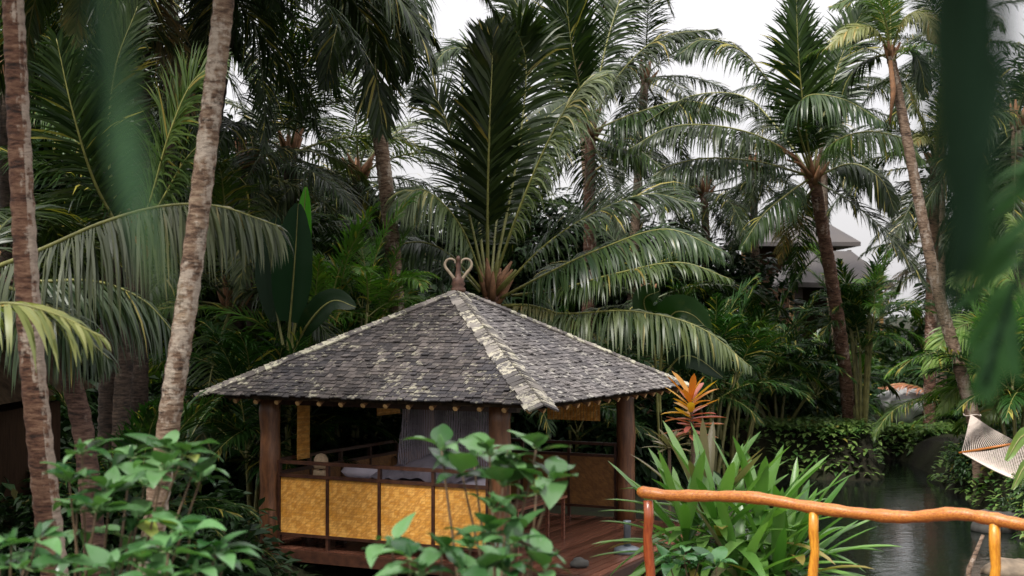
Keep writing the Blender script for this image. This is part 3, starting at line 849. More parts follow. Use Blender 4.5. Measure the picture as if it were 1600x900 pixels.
own_frond(hero, pth((750, 456, 29), (712, 420, 29.2), (660, 405, 29.6), (610, 430, 30)), (.2, -.2, .9), C2, L=1.0, W=.065, n=70, a0=70, a1=30, dih=-.1, droop=.7, seed=12)
own_frond(hero, pth((766, 448, 29.2), (786, 300, 30.8), (850, 190, 32), (900, 150, 33)), (-.2, -.7, .6), C1, L=1.2, W=.105, n=87, a0=65, a1=25, dih=.1, droop=.3, seed=13)
own_frond(hero, pth((760, 448, 29.2), (738, 260, 30.5), (722, 130, 31.5), (735, 80, 31.8), (700, 78, 31.5), (676, 104, 31)), (0, -.5, .8), C1, L=1.0, W=.06, n=80, a0=65, a1=25, dih=.1, droop=.6, seed=14)
for q_ in ((780, 392, 28.6, 800, 408), (806, 422, 28.4, 826, 416)):
    mb = MB(); a = at(768, 466, 29); b = at(q_[0], q_[1], q_[2]); c = at(q_[3], q_[4], q_[2]); o = Vector(hero.location)
    mb.tube([a - o, a.lerp(b, .5) - o, b - o], [.05, .045, .02], 7); mb.build('cut_stalk', M['rachis'], hero, True)

# ------------------------------------------------------------------ palms placed one by one
pb = palm('tall dark coconut palm standing behind and right of the big central palm', pth((915, 640, 40), (920, 420, 39.5), (923, 200, 39)), .22, .15, M['trunk_red'], 'coco', 10, 1.0, 21, (25, -45), name='coconut_palm')
own_frond(pb, pth((918, 200, 39), (900, 110, 38), (888, 30, 37.5), (885, -60, 37.2)), (.1, -1, .3), C1, L=1.5, W=.105, n=92, a0=52, a1=20, dih=.1, droop=.12, seed=31)
own_frond(pb, pth((922, 198, 39), (965, 120, 38.4), (1030, 60, 38), (1120, 45, 37.6)), (-.4, -.4, .8), C1, L=1.4, W=.075, n=80, a0=65, a1=25, dih=0, droop=0.98, seed=32)
own_frond(pb, pth((925, 205, 39), (990, 178, 38.2), (1070, 158, 37.6), (1150, 178, 37)), (-.2, -.3, .9), C1, L=1.4, W=.075, n=80, a0=70, a1=25, dih=-.1, droop=1.26, seed=33)
own_frond(pb, pth((925, 212, 39), (960, 228, 38.6), (1000, 246, 38.2), (1045, 290, 38)), (0, -.2, .9), C1, L=1.1, W=.07, n=70, a0=70, a1=25, dih=-.1, droop=0.98, seed=34)
own_frond(pb, pth((918, 205, 39), (862, 110, 39.5), (815, 20, 40), (780, -40, 40)), (.3, -.8, .4), C1, L=1.4, W=.105, n=92, a0=60, a1=25, dih=.1, droop=.35, seed=35)
own_frond(pb, pth((920, 202, 39), (950, 60, 39.5), (985, -40, 40), (1020, -90, 40)), (-.3, -.8, .4), C1, L=1.4, W=.105, n=92, a0=60, a1=25, dih=.1, droop=.4, seed=36)

pt = palm('tall palm whose long fronds hang into the top edge right of the centre', pth((925, 640, 46), (920, 300, 45.5), (905, 80, 45), (915, -150, 45)), .22, .15, M['trunk_grey'], 'coco', 12, 1.05, 27, (10, -62))

pc = palm('slender coconut palm with reddish trunk on the far bank right of the pavilion', pth((1327, 652, 37.2), (1318, 560, 36.4), (1300, 440, 35.4), (1284, 350, 34.6), (1272, 275, 34)), .19, .15, M['trunk_red'], 'coco', 3, .85, 22, (-10, -35), old=1)
own_frond(pc, pth((1268, 270, 34), (1258, 190, 33.2), (1248, 90, 32.8), (1243, -30, 32.8)), (-.1, -1, .25), C1, L=1.25, W=.105, n=92, a0=58, a1=20, dih=.1, droop=.15, seed=41)
own_frond(pc, pth((1266, 270, 34), (1222, 165, 33.4), (1165, 85, 33), (1100, 62, 32.8), (1062, 84, 32.6)), (.4, -.4, .8), C1, L=1.15, W=.07, n=84, a0=65, a1=25, dih=0, droop=1.01, seed=42)
own_frond(pc, pth((1262, 270, 34), (1205, 222, 33), (1130, 198, 32.4), (1050, 198, 32), (985, 232, 31.8)), (.2, -.3, .9), C1, L=1.1, W=.07, n=84, a0=70, a1=25, dih=-.1, droop=1.24, seed=43)
own_frond(pc, pth((1262, 274, 34), (1190, 254, 33.2), (1110, 247, 32.6), (1050, 258, 32.2), (1020, 276, 32)), (.1, -.3, .9), C2, L=1.0, W=.065, n=80, a0=72, a1=25, dih=-.1, droop=1.32, seed=44)
own_frond(pc, pth((1264, 280, 34), (1232, 302, 33.4), (1192, 336, 33), (1160, 384, 32.8)), (.2, -.2, .9), C1, L=.9, W=.06, n=70, a0=70, a1=25, dih=-.1, droop=1.08, seed=45)
own_frond(pc, pth((1272, 272, 34), (1300, 226, 33), (1350, 206, 32.2), (1408, 216, 31.8), (1440, 250, 31.6)), (-.2, -.35, .9), [M['coco_fresh'], M['rachis']], L=1.0, W=.07, n=80, a0=72, a1=30, dih=-.1, droop=1.32, seed=46)
own_frond(pc, pth((1272, 278, 34), (1330, 256, 33.6), (1376, 280, 33.2), (1398, 330, 33)), (-.2, -.3, .9), C1, L=1.0, W=.065, n=76, a0=70, a1=30, dih=-.1, droop=1.16, seed=47)
own_frond(pc, pth((1268, 268, 34), (1246, 190, 32.6), (1262, 150, 31.6), (1320, 156, 31), (1378, 190, 30.6)), (-.3, -.4, .8), C2, L=1.0, W=.065, n=80, a0=66, a1=28, dih=-.1, droop=1.08, seed=48)
own_frond(pc, pth((1270, 268, 34), (1292, 160, 34.6), (1322, 70, 35), (1352, 10, 35)), (-.3, -.8, .4), C1, L=1.2, W=.105, n=92, a0=62, a1=25, dih=.1, droop=.3, seed=49)
own_frond(pc, pth((1264, 270, 34), (1215, 200, 35), (1160, 150, 36), (1080, 150, 36.5), (1010, 190, 37)), (.3, -.3, .9), C1, L=1.1, W=.065, n=80, a0=68, a1=25, dih=-.1, droop=1.08, seed=50)
for k, (px, py) in enumerate(((1214, 226), (1222, 236), (1230, 250))):
    mb = MB(); a = at(1268, 276, 33.8); b = at(px, py, 33.2); o = Vector(pc.location)
    mb.tube([a - o, a.lerp(b, .5) + Vector((0, 0, .12)) - o, b - o], [.05, .04, .025], 6); mb.build('cut_stalk', M['sheath'], pc, True)

pd = palm('thin curving palm with a small yellow-green crown tied to the hammock', pth((1536, 752, 31), (1522, 660, 31), (1498, 570, 31), (1468, 465, 31), (1440, 335, 31), (1412, 190, 31), (1392, 88, 31)), .17, .1, M['trunk_grey'], 'coco_fresh', 4, .6, 23, (60, 20), name='slender_palm')
CF = [M['coco_fresh'], M['rachis']]
own_frond(pd, pth((1390, 80, 31), (1366, 46, 30.7), (1332, 44, 30.4), (1296, 72, 30.2)), (.2, -.4, .9), CY, L=.6, W=.07, n=46, a0=65, a1=25, dih=0, droop=.5, seed=61)
own_frond(pd, pth((1390, 76, 31), (1374, 20, 31), (1342, -4, 31), (1300, 10, 31)), (.2, -.5, .8), CF, L=.7, W=.07, n=46, a0=65, a1=25, dih=0, droop=.4, seed=62)
own_frond(pd, pth((1394, 78, 31), (1412, 30, 30.6), (1444, 22, 30.2), (1462, 62, 30)), (-.2, -.4, .9), CY, L=.62, W=.07, n=46, a0=65, a1=30, dih=0, droop=.6, seed=63)
own_frond(pd, pth((1392, 76, 31), (1390, 10, 31.2), (1384, -60, 31.4)), (0, -1, .2), CF, L=.6, W=.065, n=46, a0=50, a1=20, dih=.1, droop=.15, seed=64)
own_frond(pd, pth((1396, 84, 31), (1424, 76, 31), (1440, 110, 31), (1446, 150, 31)), (-.2, -.4, .9), C1, L=.6, W=.06, n=46, a0=65, a1=25, dih=0, droop=.6, seed=65)
own_frond(pd, pth((1388, 84, 31), (1352, 96, 31.4), (1322, 130, 31.6), (1308, 190, 31.8)), (.2, -.3, .9), C1, L=.75, W=.06, n=46, a0=65, a1=25, dih=0, droop=.6, seed=66)
mb = MB(); o = Vector(pd.location)
mb.tube([p - o for p in pth((1391, 95, 30.8), (1396, 140, 30.7), (1390, 195, 30.7))], [.05, .065, .015], 7); mb.build('dead_spathe', M['sheath'], pd, True)

pe = palm('palm with a yellow base of stalks behind the thin curving palm', pth((1452, 650, 41), (1456, 440, 41), (1462, 255, 41)), .2, .15, M['trunk_red'], 'coco', 12, .9, 24, (75, -45))
for k, (px, py, tx, ty) in enumerate(((1440, 190, 1415, 130), (1470, 180, 1480, 110), (1448, 215, 1425, 225), (1485, 210, 1505, 200))):
    own_frond(pe, pth((1462, 250, 40.9), (px, py, 40.2), (tx, ty, 39.6)), (0, -.6, .7), CY, L=.55, W=.07, n=36, a0=60, a1=25, droop=.4, seed=70 + k, rad=.06)
ph = palm('palm filling the upper right corner behind the hanging leaf', pth((1590, 650, 40), (1592, 420, 40), (1588, 190, 40)), .22, .16, M['trunk_grey'], 'coco', 18, 1.1, 25, (80, -50))

pf = palm('palm with a pale curving trunk whose fronds hang left of the white sky gap', pth((628, 640, 28), (616, 420, 27.6), (604, 300, 27.4), (592, 200, 27.2), (574, 60, 27), (566, -30, 26.8)), .17, .13, M['trunk_pale'], 'coco', 9, .95, 26, (70, -5))
own_frond(pf, pth((566, -36, 26.6), (572, 20, 26), (584, 90, 25.6), (592, 150, 25.5), (598, 205, 25.5)), (.1, -1, .1), [M['coco'], M['rachis']], L=1.1, W=.07, n=76, a0=40, a1=22, dih=.1, droop=.1, seed=81, start=.05)
own_frond(pf, pth((562, -40, 26.8), (540, 0, 26.4), (522, 60, 26), (508, 130, 25.9)), (.3, -.8, .3), [M['coco'], M['rachis']], L=1.0, W=.07, n=70, a0=45, a1=22, dih=.1, droop=.3, seed=82, start=.05)
own_frond(pf, pth((570, -40, 26.8), (600, -10, 26.6), (622, 50, 26.5), (632, 120, 26.5)), (-.4, -.8, .3), [M['coco'], M['rachis']], L=1.0, W=.07, n=70, a0=45, a1=22, dih=.1, droop=.3, seed=83, start=.05)

# the two near trunks on the left; their crowns stand above the picture
pa = palm('leftmost near palm trunk, dark reddish with a pale strip along its right side', pth((112, 1180, 11), (92, 960, 11), (72, 780, 11), (50, 560, 11), (36, 330, 11), (24, 80, 11), (18, -120, 11), (20, -700, 11.2)), .122, .074, M['trunk_lichen'], 'coco', 22, 1.0, 31, (80, -10), flare=.1)
pa2 = palm('near palm trunk leaning right, pale and mottled, second trunk from the left', pth((205, 1190, 11.6), (236, 860, 11.6), (264, 660, 11.6), (298, 430, 11.6), (328, 190, 11.6), (350, 0, 11.6), (368, -200, 11.6), (400, -700, 11.8)), .102, .082, M['trunk_pale'], 'coco', 22, 1.0, 32, (80, -10), flare=.08)
# short palm behind them with the long arching frond
pk = palm('short palm behind the near trunks with a long frond arching over the bushes', pth((150, 930, 15.5), (140, 760, 15.5), (118, 620, 15.6), (60, 480, 15.8), (-40, 430, 15.8)), .13, .11, M['trunk_dark2'], 'coco', 5, .8, 33, (60, 0), az0=R(150), azr=2.5)
own_frond(pk, pth((-44, 432, 15.8), (60, 392, 15), (160, 348, 14.5), (255, 322, 14.2), (340, 322, 14), (432, 352, 13.9)), (0, -.5, .85), C3, L=1.15, W=.05, n=110, a0=80, a1=42, dih=-.45, droop=1.15, seed=91, wild=.03, start=.05, taper=.62)
own_frond(pk, pth((-40, 440, 15.8), (30, 455, 15.4), (90, 490, 15.2), (170, 560, 15.2)), (0, -.4, .85), C2, L=1.1, W=.05, n=80, a0=70, a1=35, dih=-.3, droop=1.0, seed=92, start=.05)
own_frond(pk, pth((-40, 440, 16), (60, 440, 16), (150, 440, 16.2), (225, 470, 16.4), (280, 530, 16.6)), (0, -.4, .85), C2, L=1.1, W=.05, n=90, a0=70, a1=35, dih=-.3, droop=.9, seed=93, start=.05)
py_ = palm('young palm at the left edge with a drooping yellowish frond crossing the near trunk', pth((-95, 1150, 10.4), (-80, 800, 10.3), (-60, 520, 10.2)), .08, .06, M['trunk_grey'], 'coco_fresh', 3, .45, 34, (70, 30), az0=R(170), azr=1.5, sheath=False)
own_frond(py_, pth((-60, 512, 10.2), (-20, 482, 10.2), (20, 474, 10.1), (90, 492, 10.1), (162, 528, 10.1)), (0, -.3, .9), CY, L=.6, W=.055, n=20, a0=64, a1=16, dih=-.2, droop=.8, seed=95, start=.1, rad=.02)
# dark upright fronds between the trunks
pl_ = palm('dark palm with upright fronds standing between the two near trunks', pth((190, 640, 19.5), (205, 480, 19.5), (215, 380, 19.5)), .13, .11, M['trunk_dark'], 'coco', 4, .8, 35, (55, 10), az0=R(170), azr=2.2)
own_frond(pl_, pth((205, 390, 19.5), (150, 290, 19), (115, 180, 18.6), (88, 60, 18.4)), (.3, -1, .2), C1, L=.95, W=.055, n=90, a0=68, a1=25, dih=.1, droop=.15, seed=101)
own_frond(pl_, pth((215, 380, 19.4), (240, 300, 18.9), (265, 210, 18.5), (300, 130, 18.3), (345, 95, 18.2)), (-.55, -.8, .45), CF, L=.85, W=.055, n=84, a0=60, a1=25, dih=.1, droop=.3, seed=102)
own_frond(pl_, pth((215, 384, 19.3), (250, 320, 18.7), (290, 250, 18.3), (325, 215, 18.1)), (-.5, -.8, .45), C1, L=.7, W=.055, n=76, a0=60, a1=25, dih=.1, droop=.3, seed=103)
own_frond(pl_, pth((200, 384, 19.5), (170, 250, 19.2), (180, 110, 19), (215, 10, 19)), (0, -1, .2), C1, L=.9, W=.055, n=84, a0=60, a1=22, dih=.1, droop=.2, seed=104)
# hanging yellowish and brown fronds at the upper left
pg = palm('palm above the upper left with yellowish and browning fronds hanging down', pth((170, 640, 24), (176, 300, 24), (168, -120, 24)), .2, .15, M['trunk_dark'], 'coco', 8, 1.0, 36, (60, -15))
own_frond(pg, pth((165, -120, 24), (140, -60, 23), (122, 20, 22.4), (112, 96, 22.2)), (.2, -.9, .2), CY, L=.75, W=.055, n=70, a0=42, a1=24, dih=.1, droop=.3, seed=111, start=.05)
own_frond(pg, pth((172, -120, 24), (215, -60, 23.4), (250, 30, 23), (280, 120, 22.9), (296, 170, 22.9)), (-.3, -.9, .2), CO, L=.9, W=.055, n=76, a0=44, a1=24, dih=.1, droop=.3, seed=112, start=.05)
own_frond(pg, pth((172, -124, 24), (200, -40, 23), (205, 40, 22.6), (198, 110, 22.5)), (0, -1, .2), CY, L=.7, W=.055, n=66, a0=42, a1=24, dih=.1, droop=.3, seed=113, start=.05)
own_frond(pg, pth((160, -120, 24), (90, -80, 23.4), (50, 20, 23), (40, 140, 22.9)), (.4, -.8, .3), CF, L=.8, W=.055, n=76, a0=46, a1=24, dih=.1, droop=.3, seed=114, start=.05)
# palms of the left half, each at its own place
for k, (lab, px, top, dep, kind, sd, ev, pxb) in enumerate((
    ('dark palm behind the second near trunk with fronds hanging beside it', 372, -60, 27, 'coco', 41, (50, -60), 268),
    ('palm left of the hanging dark fronds, its crown beneath small sky holes', 452, 235, 31, ('coco', 'coco_pale'), 42, (75, -40), 466),
    ('palm in front of the dark grove with a crown level with the leaning trunk middle', 385, 250, 29.5, ('coco', 'coco_pale'), 43, (70, -35), 404),
    ('greyish palm crown between the pale curving trunk and the central palm', 560, 270, 33, ('coco', 'coco_pale'), 44, (75, -45), 556),
    ('palm in the back row left of the white sky gap', 500, 330, 42, 'coco', 45, (70, -50), 500),
    ('palm of the back row behind the leftmost near trunk', 10, 120, 30, ('coco', 'coco_fresh'), 46, (75, -50), 12),
    ('palm of the back row high between the two near trunks', 270, -10, 34, 'coco', 47, (60, -60), 264),
    ('low palm between the leaning trunk and the pavilion eave', 360, 470, 27.5, ('coco', 'coco_fresh'), 49, (75, -30), 402),
    )):
    palm(lab, pth((pxb, 650, dep + .3), ((px + pxb) / 2, (640 + top) / 2, dep), (px, top, dep)), .19, .14, M['trunk_dark'], kind, 15, .95, sd, ev, old=1 if k % 3 == 0 else 0)
# palms further right in the back
for k, (lab, px, top, dep, kind, sd, ev) in enumerate((
    ('far palm crown showing low behind the central palm, left of the far houses', 1100, 300, 47, 'coco', 51, (60, -50)),
    ('far palm at the right with thinned yellowing fronds beside the far houses', 1468, 400, 48, ('coco_old', 'coco_fresh'), 52, (55, -50)),
    ('palm behind the pavilion right of the central trunk, dark and low', 1010, 470, 35, 'coco', 53, (65, -30)),
    ('far palm right of the thin curving trunk, half covered by the hanging leaf', 1530, 330, 46, ('coco', 'coco_fresh'), 54, (70, -50)),
    )):
    palm(lab, pth((px, 640, dep), (px + 6, (640 + top) / 2, dep), (px, top, dep)), .18, .13, M['trunk_red'], kind, 14, .9, sd, ev)

for k, (lab, pts, dep, sd, ev) in enumerate((
    ('far palm filling the sky right of the tall dark palm, its trunk hidden by fronds', ((985, 640), (990, 400), (1008, 118)), 45, 55, (65, -55)),
    ('far palm crown behind the reddish far-bank palm, right of its upright frond', ((1324, 640), (1292, 400), (1284, 160)), 46, 56, (70, -55)),
    ('far palm crown low behind the left fronds of the reddish far-bank palm', ((1182, 640), (1180, 420), (1176, 262)), 49, 57, (50, -40)),
    ('far palm crown between the thin curving palm and the hanging leaves', ((1470, 640), (1470, 300), (1478, 70)), 45, 58, (75, -50)),
    )):
    palm(lab, [at(a, b, dep) for a, b in pts], .18, .13, M['trunk_grey'], 'coco', 15, .95, sd, ev)
# tall palms added to shade the left grove, crowns unseen above the picture
for k, (lab, px, top, dep, sd) in enumerate((
    ('tall added shading palm behind the space between the near trunks, crown above the picture', 225, -150, 23, 81),
    ('tall added shading palm just right of the second near trunk, crown above the picture', 345, -190, 22, 82),
    ('tall added shading palm at the far left, crown above the picture', -60, -160, 21, 83))):
    palm(lab, pth((262, 650, dep), (318, 290, dep), (374, top, dep)) if px == 345 else pth((px - 8, 640, dep), (px - 4, 300, dep), (px, top, dep)), .17, .13, M['trunk_dark'], 'coco', 20, 1.05, sd, (70, -25))

# ------------------------------------------------------------------ broad leaves
def blade(mb, base, d, up, L, W, fold=.25, curl=.5, seg=6, shape='ovate', rg=RNG, wave=.0, mi=0):
    d = d.normalized(); sd = d.cross(up)
    if sd.length < 1e-3: sd = d.cross(Vector((1, 0, 0)))
    sd.normalize(); n = sd.cross(d).normalized(); p = Vector(base); vs_ = []; st = L / seg
    ph = rg.uniform(0, 6)
    for j in range(seg + 1):
        t = j / seg
        if shape == 'ovate': w = 1.12 * math.sin(math.pi * min(1, t ** .74)) ** .85 * (1 - .3 * t) if 0 < t < 1 else .02
        elif shape == 'lance': w = .2 + .8 * math.sin(math.pi * min(1, t ** 1.15 * .98)) ** .9 if t < 1 else 0
        elif shape == 'strap': w = min(1, .42 + 1.6 * t) * (1 - max(0, (t - .62) / .38) ** 2.2)
        else: w = min(1, .2 + 3 * t) * (1 - max(0, (t - .6) / .4) ** 2)
        w = max(w, .02) * W * .5
        wv = wave * W * math.sin(ph + t * 9)
        vs_ += [p - sd * w + n * (abs(w) * fold + wv), p.copy(), p + sd * w + n * (abs(w) * fold - wv)]
        rot = Matrix.Rotation(-curl / seg, 3, sd)
        d = rot @ d; n = rot @ n; p = p + d * st
    fs = []
    for j in range(seg):
        a = j * 3; fs += [(a, a + 1, a + 4, a + 3), (a + 1, a + 2, a + 5, a + 4)]
    mb.add(vs_, fs, mi)

def shrub(label, base, tips, L, mats, seed, name='shrub', per=(5, 8), wide=.56, group=None, inner=1.0):
    rg = random.Random(seed); root = thing(name, label, 'shrub', base, 0, group); o = Vector(base)
    fol = MB(); st = MB()
    for tp in tips:
        t = Vector(tp) - o
        mid = Vector((t.x * .35 + rg.uniform(-.1, .1), t.y * .35 + rg.uniform(-.1, .1), t.z * .6))
        P = spline([Vector((rg.uniform(-.1, .1), rg.uniform(-.1, .1), 0)), mid, t], 16)
        st.tube(P, [.018 * (1 - .72 * i / 15) for i in range(16)], 6)
        ax = (P[-1] - P[-3]).normalized()
        def whorl(c, ax, nlv, Lk, low):
            a0 = rg.uniform(0, 6.28)
            for k in range(nlv):
                az = a0 + k * 2.399 + rg.uniform(-.3, .3); el = R(rg.uniform(-10, 45) if not low else rg.uniform(-45, 15))
                dd = Vector((math.cos(az) * math.cos(el), math.sin(az) * math.cos(el), math.sin(el)))
                dd = (dd + ax * .25).normalized()
                ln = Lk * rg.uniform(.5, 1.18); b = c + dd * ln * .18 + Vector((0, 0, rg.uniform(-.02, .02)))
                st.tube([c, b], [.005, .004], 4, 1, False)
                blade(fol, b, dd, Vector((rg.uniform(-.25, .25), rg.uniform(-.25, .25), 1)), ln, ln * wide * rg.uniform(.85, 1.15), rg.uniform(.12, .35), rg.uniform(.3, 1.2), 7, 'ovate', rg, rg.uniform(0, .05))
        whorl(P[-1], ax, rg.randint(*per), L, False)
        for k in range(2): blade(fol, P[-1], (ax + Vector((rg.uniform(-.4, .4), rg.uniform(-.4, .4), .5))), Vector((0, -1, .2)), L * .4, L * .16, .5, .2, 5, 'ovate', rg)
        if rg.random() < inner: whorl(P[-4], ax, rg.randint(2, 4), L, True)
        if rg.random() < inner * .7: whorl(P[-6], ax, rg.randint(2, 3), L * .95, True)
    st.build('stems', [M['twig'], M['greenstem']], root, True)
    fol.build('foliage', mats, root, True)
    return root

gl = ground_z(-2.2, 7.8)
tipsL = pth((128, 708, 7.9), (108, 752, 7.6), (205, 716, 8.2), (172, 770, 7.7), (262, 706, 8.3), (312, 752, 8.0), (226, 758, 7.9), (150, 800, 7.5), (286, 712, 7.8), (300, 742, 8.3), (210, 812, 7.7), (255, 736, 7.5), (120, 800, 7.8))
shrub('leafy green shrub in front of the two near palm trunks, upper mass of leaves', (-2.45, 7.9, gl), tipsL, .215, M['shrub'], 5, 'shrub', (7, 10))
tipsL2 = pth((296, 842, 7.2), (338, 866, 7.2), (262, 862, 7.0), (350, 880, 7.4), (306, 896, 7.0), (222, 880, 7.0), (270, 830, 7.3), (236, 905, 6.8), (176, 890, 7.0))
shrub('lower shrub with pale green leaves and bare twigs under the left shrub', (-1.95, 7.2, gl), tipsL2, .2, M['shrub'], 6, 'shrub', (6, 9))
shrub('small shrub with dark leaves in the bottom left corner', (-2.75, 7.0, gl), pth((58, 842, 7.0), (18, 850, 7.0), (38, 888, 6.8), (88, 880, 7.1), (0, 890, 7)), .22, M['shrub'], 7, 'shrub', (4, 6))
tipsC = pth((690, 704, 7.8), (765, 712, 7.6), (838, 702, 7.8), (722, 740, 7.7), (862, 752, 7.6), (812, 742, 7.9), (770, 795, 7.4), (740, 720, 8.0), (796, 730, 7.7), (786, 760, 7.6), (838, 772, 7.5))
gc = ground_z(-.1, 7.7)
shrub('tall leafy shrub in the middle foreground before the gold panels', (-.1, 7.7, gc), tipsC, .245, M['shrub'], 8, 'shrub', (4, 6), .6, None, .15)
tipsC2 = pth((612, 858, 7.2), (640, 872, 7.0), (690, 866, 7.0), (735, 858, 7.1), (770, 836, 7.2), (800, 850, 7.1), (836, 862, 7.2), (720, 890, 6.8), (660, 900, 6.8), (790, 890, 6.8), (850, 890, 7.1), (812, 826, 7.3), (750, 900, 6.8))
shrub('dense lower shrub at the bottom middle below the tall leafy one', (-.35, 7.0, gc), tipsC2, .2, M['shrub'], 9, 'shrub', (5, 8))
shrub('small sprouting plant at the foot of the strap-leaved clump', tuple(at(1085, 960, 13.6).xy) + (.5,), pth((1068, 868, 13.5), (1092, 880, 13.4), (1046, 880, 13.5), (1120, 885, 13.5)), .24, M['shrub'], 10, 'shrub', (4, 6))

# strap-leaved clump before the pond
cl_b = at(1125, 905, 14.8)
cl = thing('strap_leaved_plant', 'big fountain-shaped clump of long green strap leaves behind the log railing', 'plant', (cl_b.x, cl_b.y, .5))
rg = random.Random(4); f1 = MB(); f2 = MB(); hb = cl_b.z - .5
heads = [(0, 0, .42), (.42, .1, .38), (-.36, .05, .32), (.15, -.35, .02), (.55, -.2, -.12), (-.1, .4, .5), (.75, .1, .1)]
for hi, (hx, hy, hz) in enumerate(heads):
    c_ = Vector((hx, hy, hb + hz)); st = MB()
    st.tube(spline([Vector((hx * .2, hy * .2, 0)), Vector((hx * .7, hy * .7, hb * .5)), c_], 8), .055, 7); st.build('stem', M['twig'], cl, True)
    for k in range(38):
        az = k * 2.39996 + hi; u = (k + .5) / 38
        el = R(84 - 96 * u ** .75 + rg.uniform(-7, 7))
        d = Vector((math.cos(az) * math.cos(el) + hx * .35, math.sin(az) * math.cos(el), math.sin(el))).normalized()
        dull = (hi == 5 and u < .3 and rg.random() < .6) or rg.random() < .05
        b = c_ + Vector((d.x * .05, d.y * .05, .1 - .3 * u))
        blade(f2 if dull else f1, b, d, Vector((0, 0, 1)) if el < R(75) else Vector((-d.x, -d.y, .3)), rg.uniform(.95, 1.3), rg.uniform(.09, .145), .3, rg.uniform(.2, .9) * (1.3 if u > .3 else .5), 9, 'lance', rg)
f1.build('leaves', M['strap'], cl, True); f2.build('old_leaves', M['strap_dull'], cl, True)

ti_b = at(1080, 760, 17.5)
ti = thing('orange_leaved_plant', 'orange, yellow and pink leaved plant standing above the green strap-leaved clump', 'plant', (ti_b.x, ti_b.y, .3))
f1 = MB(); f2 = MB(); st = MB(); h0 = at(1080, 672, 17.5).z - .3
st.tube([Vector((0, 0, 0)), Vector((.05, 0, h0 * .6)), Vector((0, 0, h0 + .4))], [.04, .03, .02], 7); st.build('stem', M['twig'], ti, True)
for k in range(38):
    az = k * 2.39996; u = (k + .5) / 38; el = R(76 - 88 * u ** .5 + rg.uniform(-8, 8))
    d = Vector((math.cos(az) * math.cos(el), math.sin(az) * math.cos(el), math.sin(el)))
    b = Vector((0, 0, h0 + .42 - .5 * u))
    blade(f2 if u > .55 or rg.random() < .12 else f1, b, d, Vector((0, 0, 1)), rg.uniform(.32, .48), rg.uniform(.075, .115), .35, rg.uniform(-.2, .5), 6, 'strap', rg)
f1.build('leaves', M['ti_orange'], ti, True); f2.build('lower_leaves', M['ti_pink'], ti, True)
ti2b = at(1046, 720, 17.2)
ti2 = thing('orange_leaved_plant', 'small olive and orange sprout low on the left of the orange plant', 'plant', (ti2b.x, ti2b.y, .3))
f1 = MB(); h1 = at(1046, 702, 17.2).z - .3
for k in range(22):
    az = k * 2.4; u = (k + .5) / 22; el = R(75 - 75 * u)
    d = Vector((math.cos(az) * math.cos(el), math.sin(az) * math.cos(el), math.sin(el)))
    blade(f1, Vector((0, 0, h1)), d, Vector((0, 0, 1)), rg.uniform(.25, .4), .06, .35, .4, 6, 'strap', rg)
st = MB(); st.tube([Vector((0, 0, 0)), Vector((0, 0, h1))], .02, 6); st.build('stem', M['twig'], ti2); f1.build('leaves', M['strap_dull'], ti2, True)

# banana-like broad-leaved plants
def broadleaf_plant(label, base, leaves, seed, name='banana_plant', tipmat=None):
    root = thing(name, label, 'plant', base); rg = random.Random(seed); o = Vector(base)
    for k, (ctrl, W_, mat) in enumerate(leaves):
        P = [p - o for p in spline(ctrl, 20)]; mb = MB()
        mb.tube([Vector((0, 0, 0)).lerp(P[0], q / 4) for q in range(4)] + P, [.035] * 4 + [.03 - .0013 * i for i in range(20)], 6, 1)
        hint = Vector((rg.uniform(-.3, .3), -1, .25)); i0 = 4
        for i in range(i0, 20):
            T = (P[min(i + 1, 19)] - P[i - 1]).normalized(); S = T.cross(hint).normalized(); N = S.cross(T)
            u = (i - i0) / (19 - i0); w_ = W_ * .5 * max(.03, math.sin(math.pi * min(1, (u * .93 + .05) ** .8)) ** .6)
            rip = .02 * rg.uniform(-1, 1)
            mb.v += [P[i] - S * w_ + N * (w_ * .25 + rip), P[i] - S * w_ * .5 + N * w_ * .2, P[i].copy(), P[i] + S * w_ * .5 + N * w_ * .2, P[i] + S * w_ + N * (w_ * .25 - rip)]
        b0 = len(mb.v) - 5 * (20 - i0)
        for i in range(19 - i0):
            for j in range(4):
                a = b0 + i * 5 + j; mb.f.append((a, a + 1, a + 6, a + 5)); mb.m.append(0)
        mb.build('leaf', [mat, M['rachis']], root, True)
    return root
broadleaf_plant('broad dark-leaved plant with a bright green tip left of the pavilion roof', tuple(at(452, 650, 24.7).xy) + (.4,), [
    (pth((448, 560, 24.6), (456, 470, 24.4), (462, 390, 24.2), (466, 318, 24.1)), .78, M['banana']),
    (pth((452, 560, 24.6), (470, 440, 24.5), (474, 350, 24.5), (478, 292, 24.4)), .3, M['banana_tip']),
    (pth((446, 560, 24.8), (430, 470, 25.0), (424, 400, 25.2), (432, 340, 25.4)), .6, M['banana']),
    (pth((450, 560, 24.4), (486, 500, 23.8), (520, 470, 23.5), (556, 480, 23.3)), .45, M['banana'])], 1)
yp_b = at(1650, 760, 33)
yp = thing('young_palm', 'young palm at the right edge with bright yellow-green fronds behind the hammock', 'palm', (yp_b.x, yp_b.y, .9))
CS = [M['yellow_green'], M['rachis']]
trunk(yp, [Vector(yp.location), at(1640, 690, 33)], .16, .12, M['trunk_grey'])
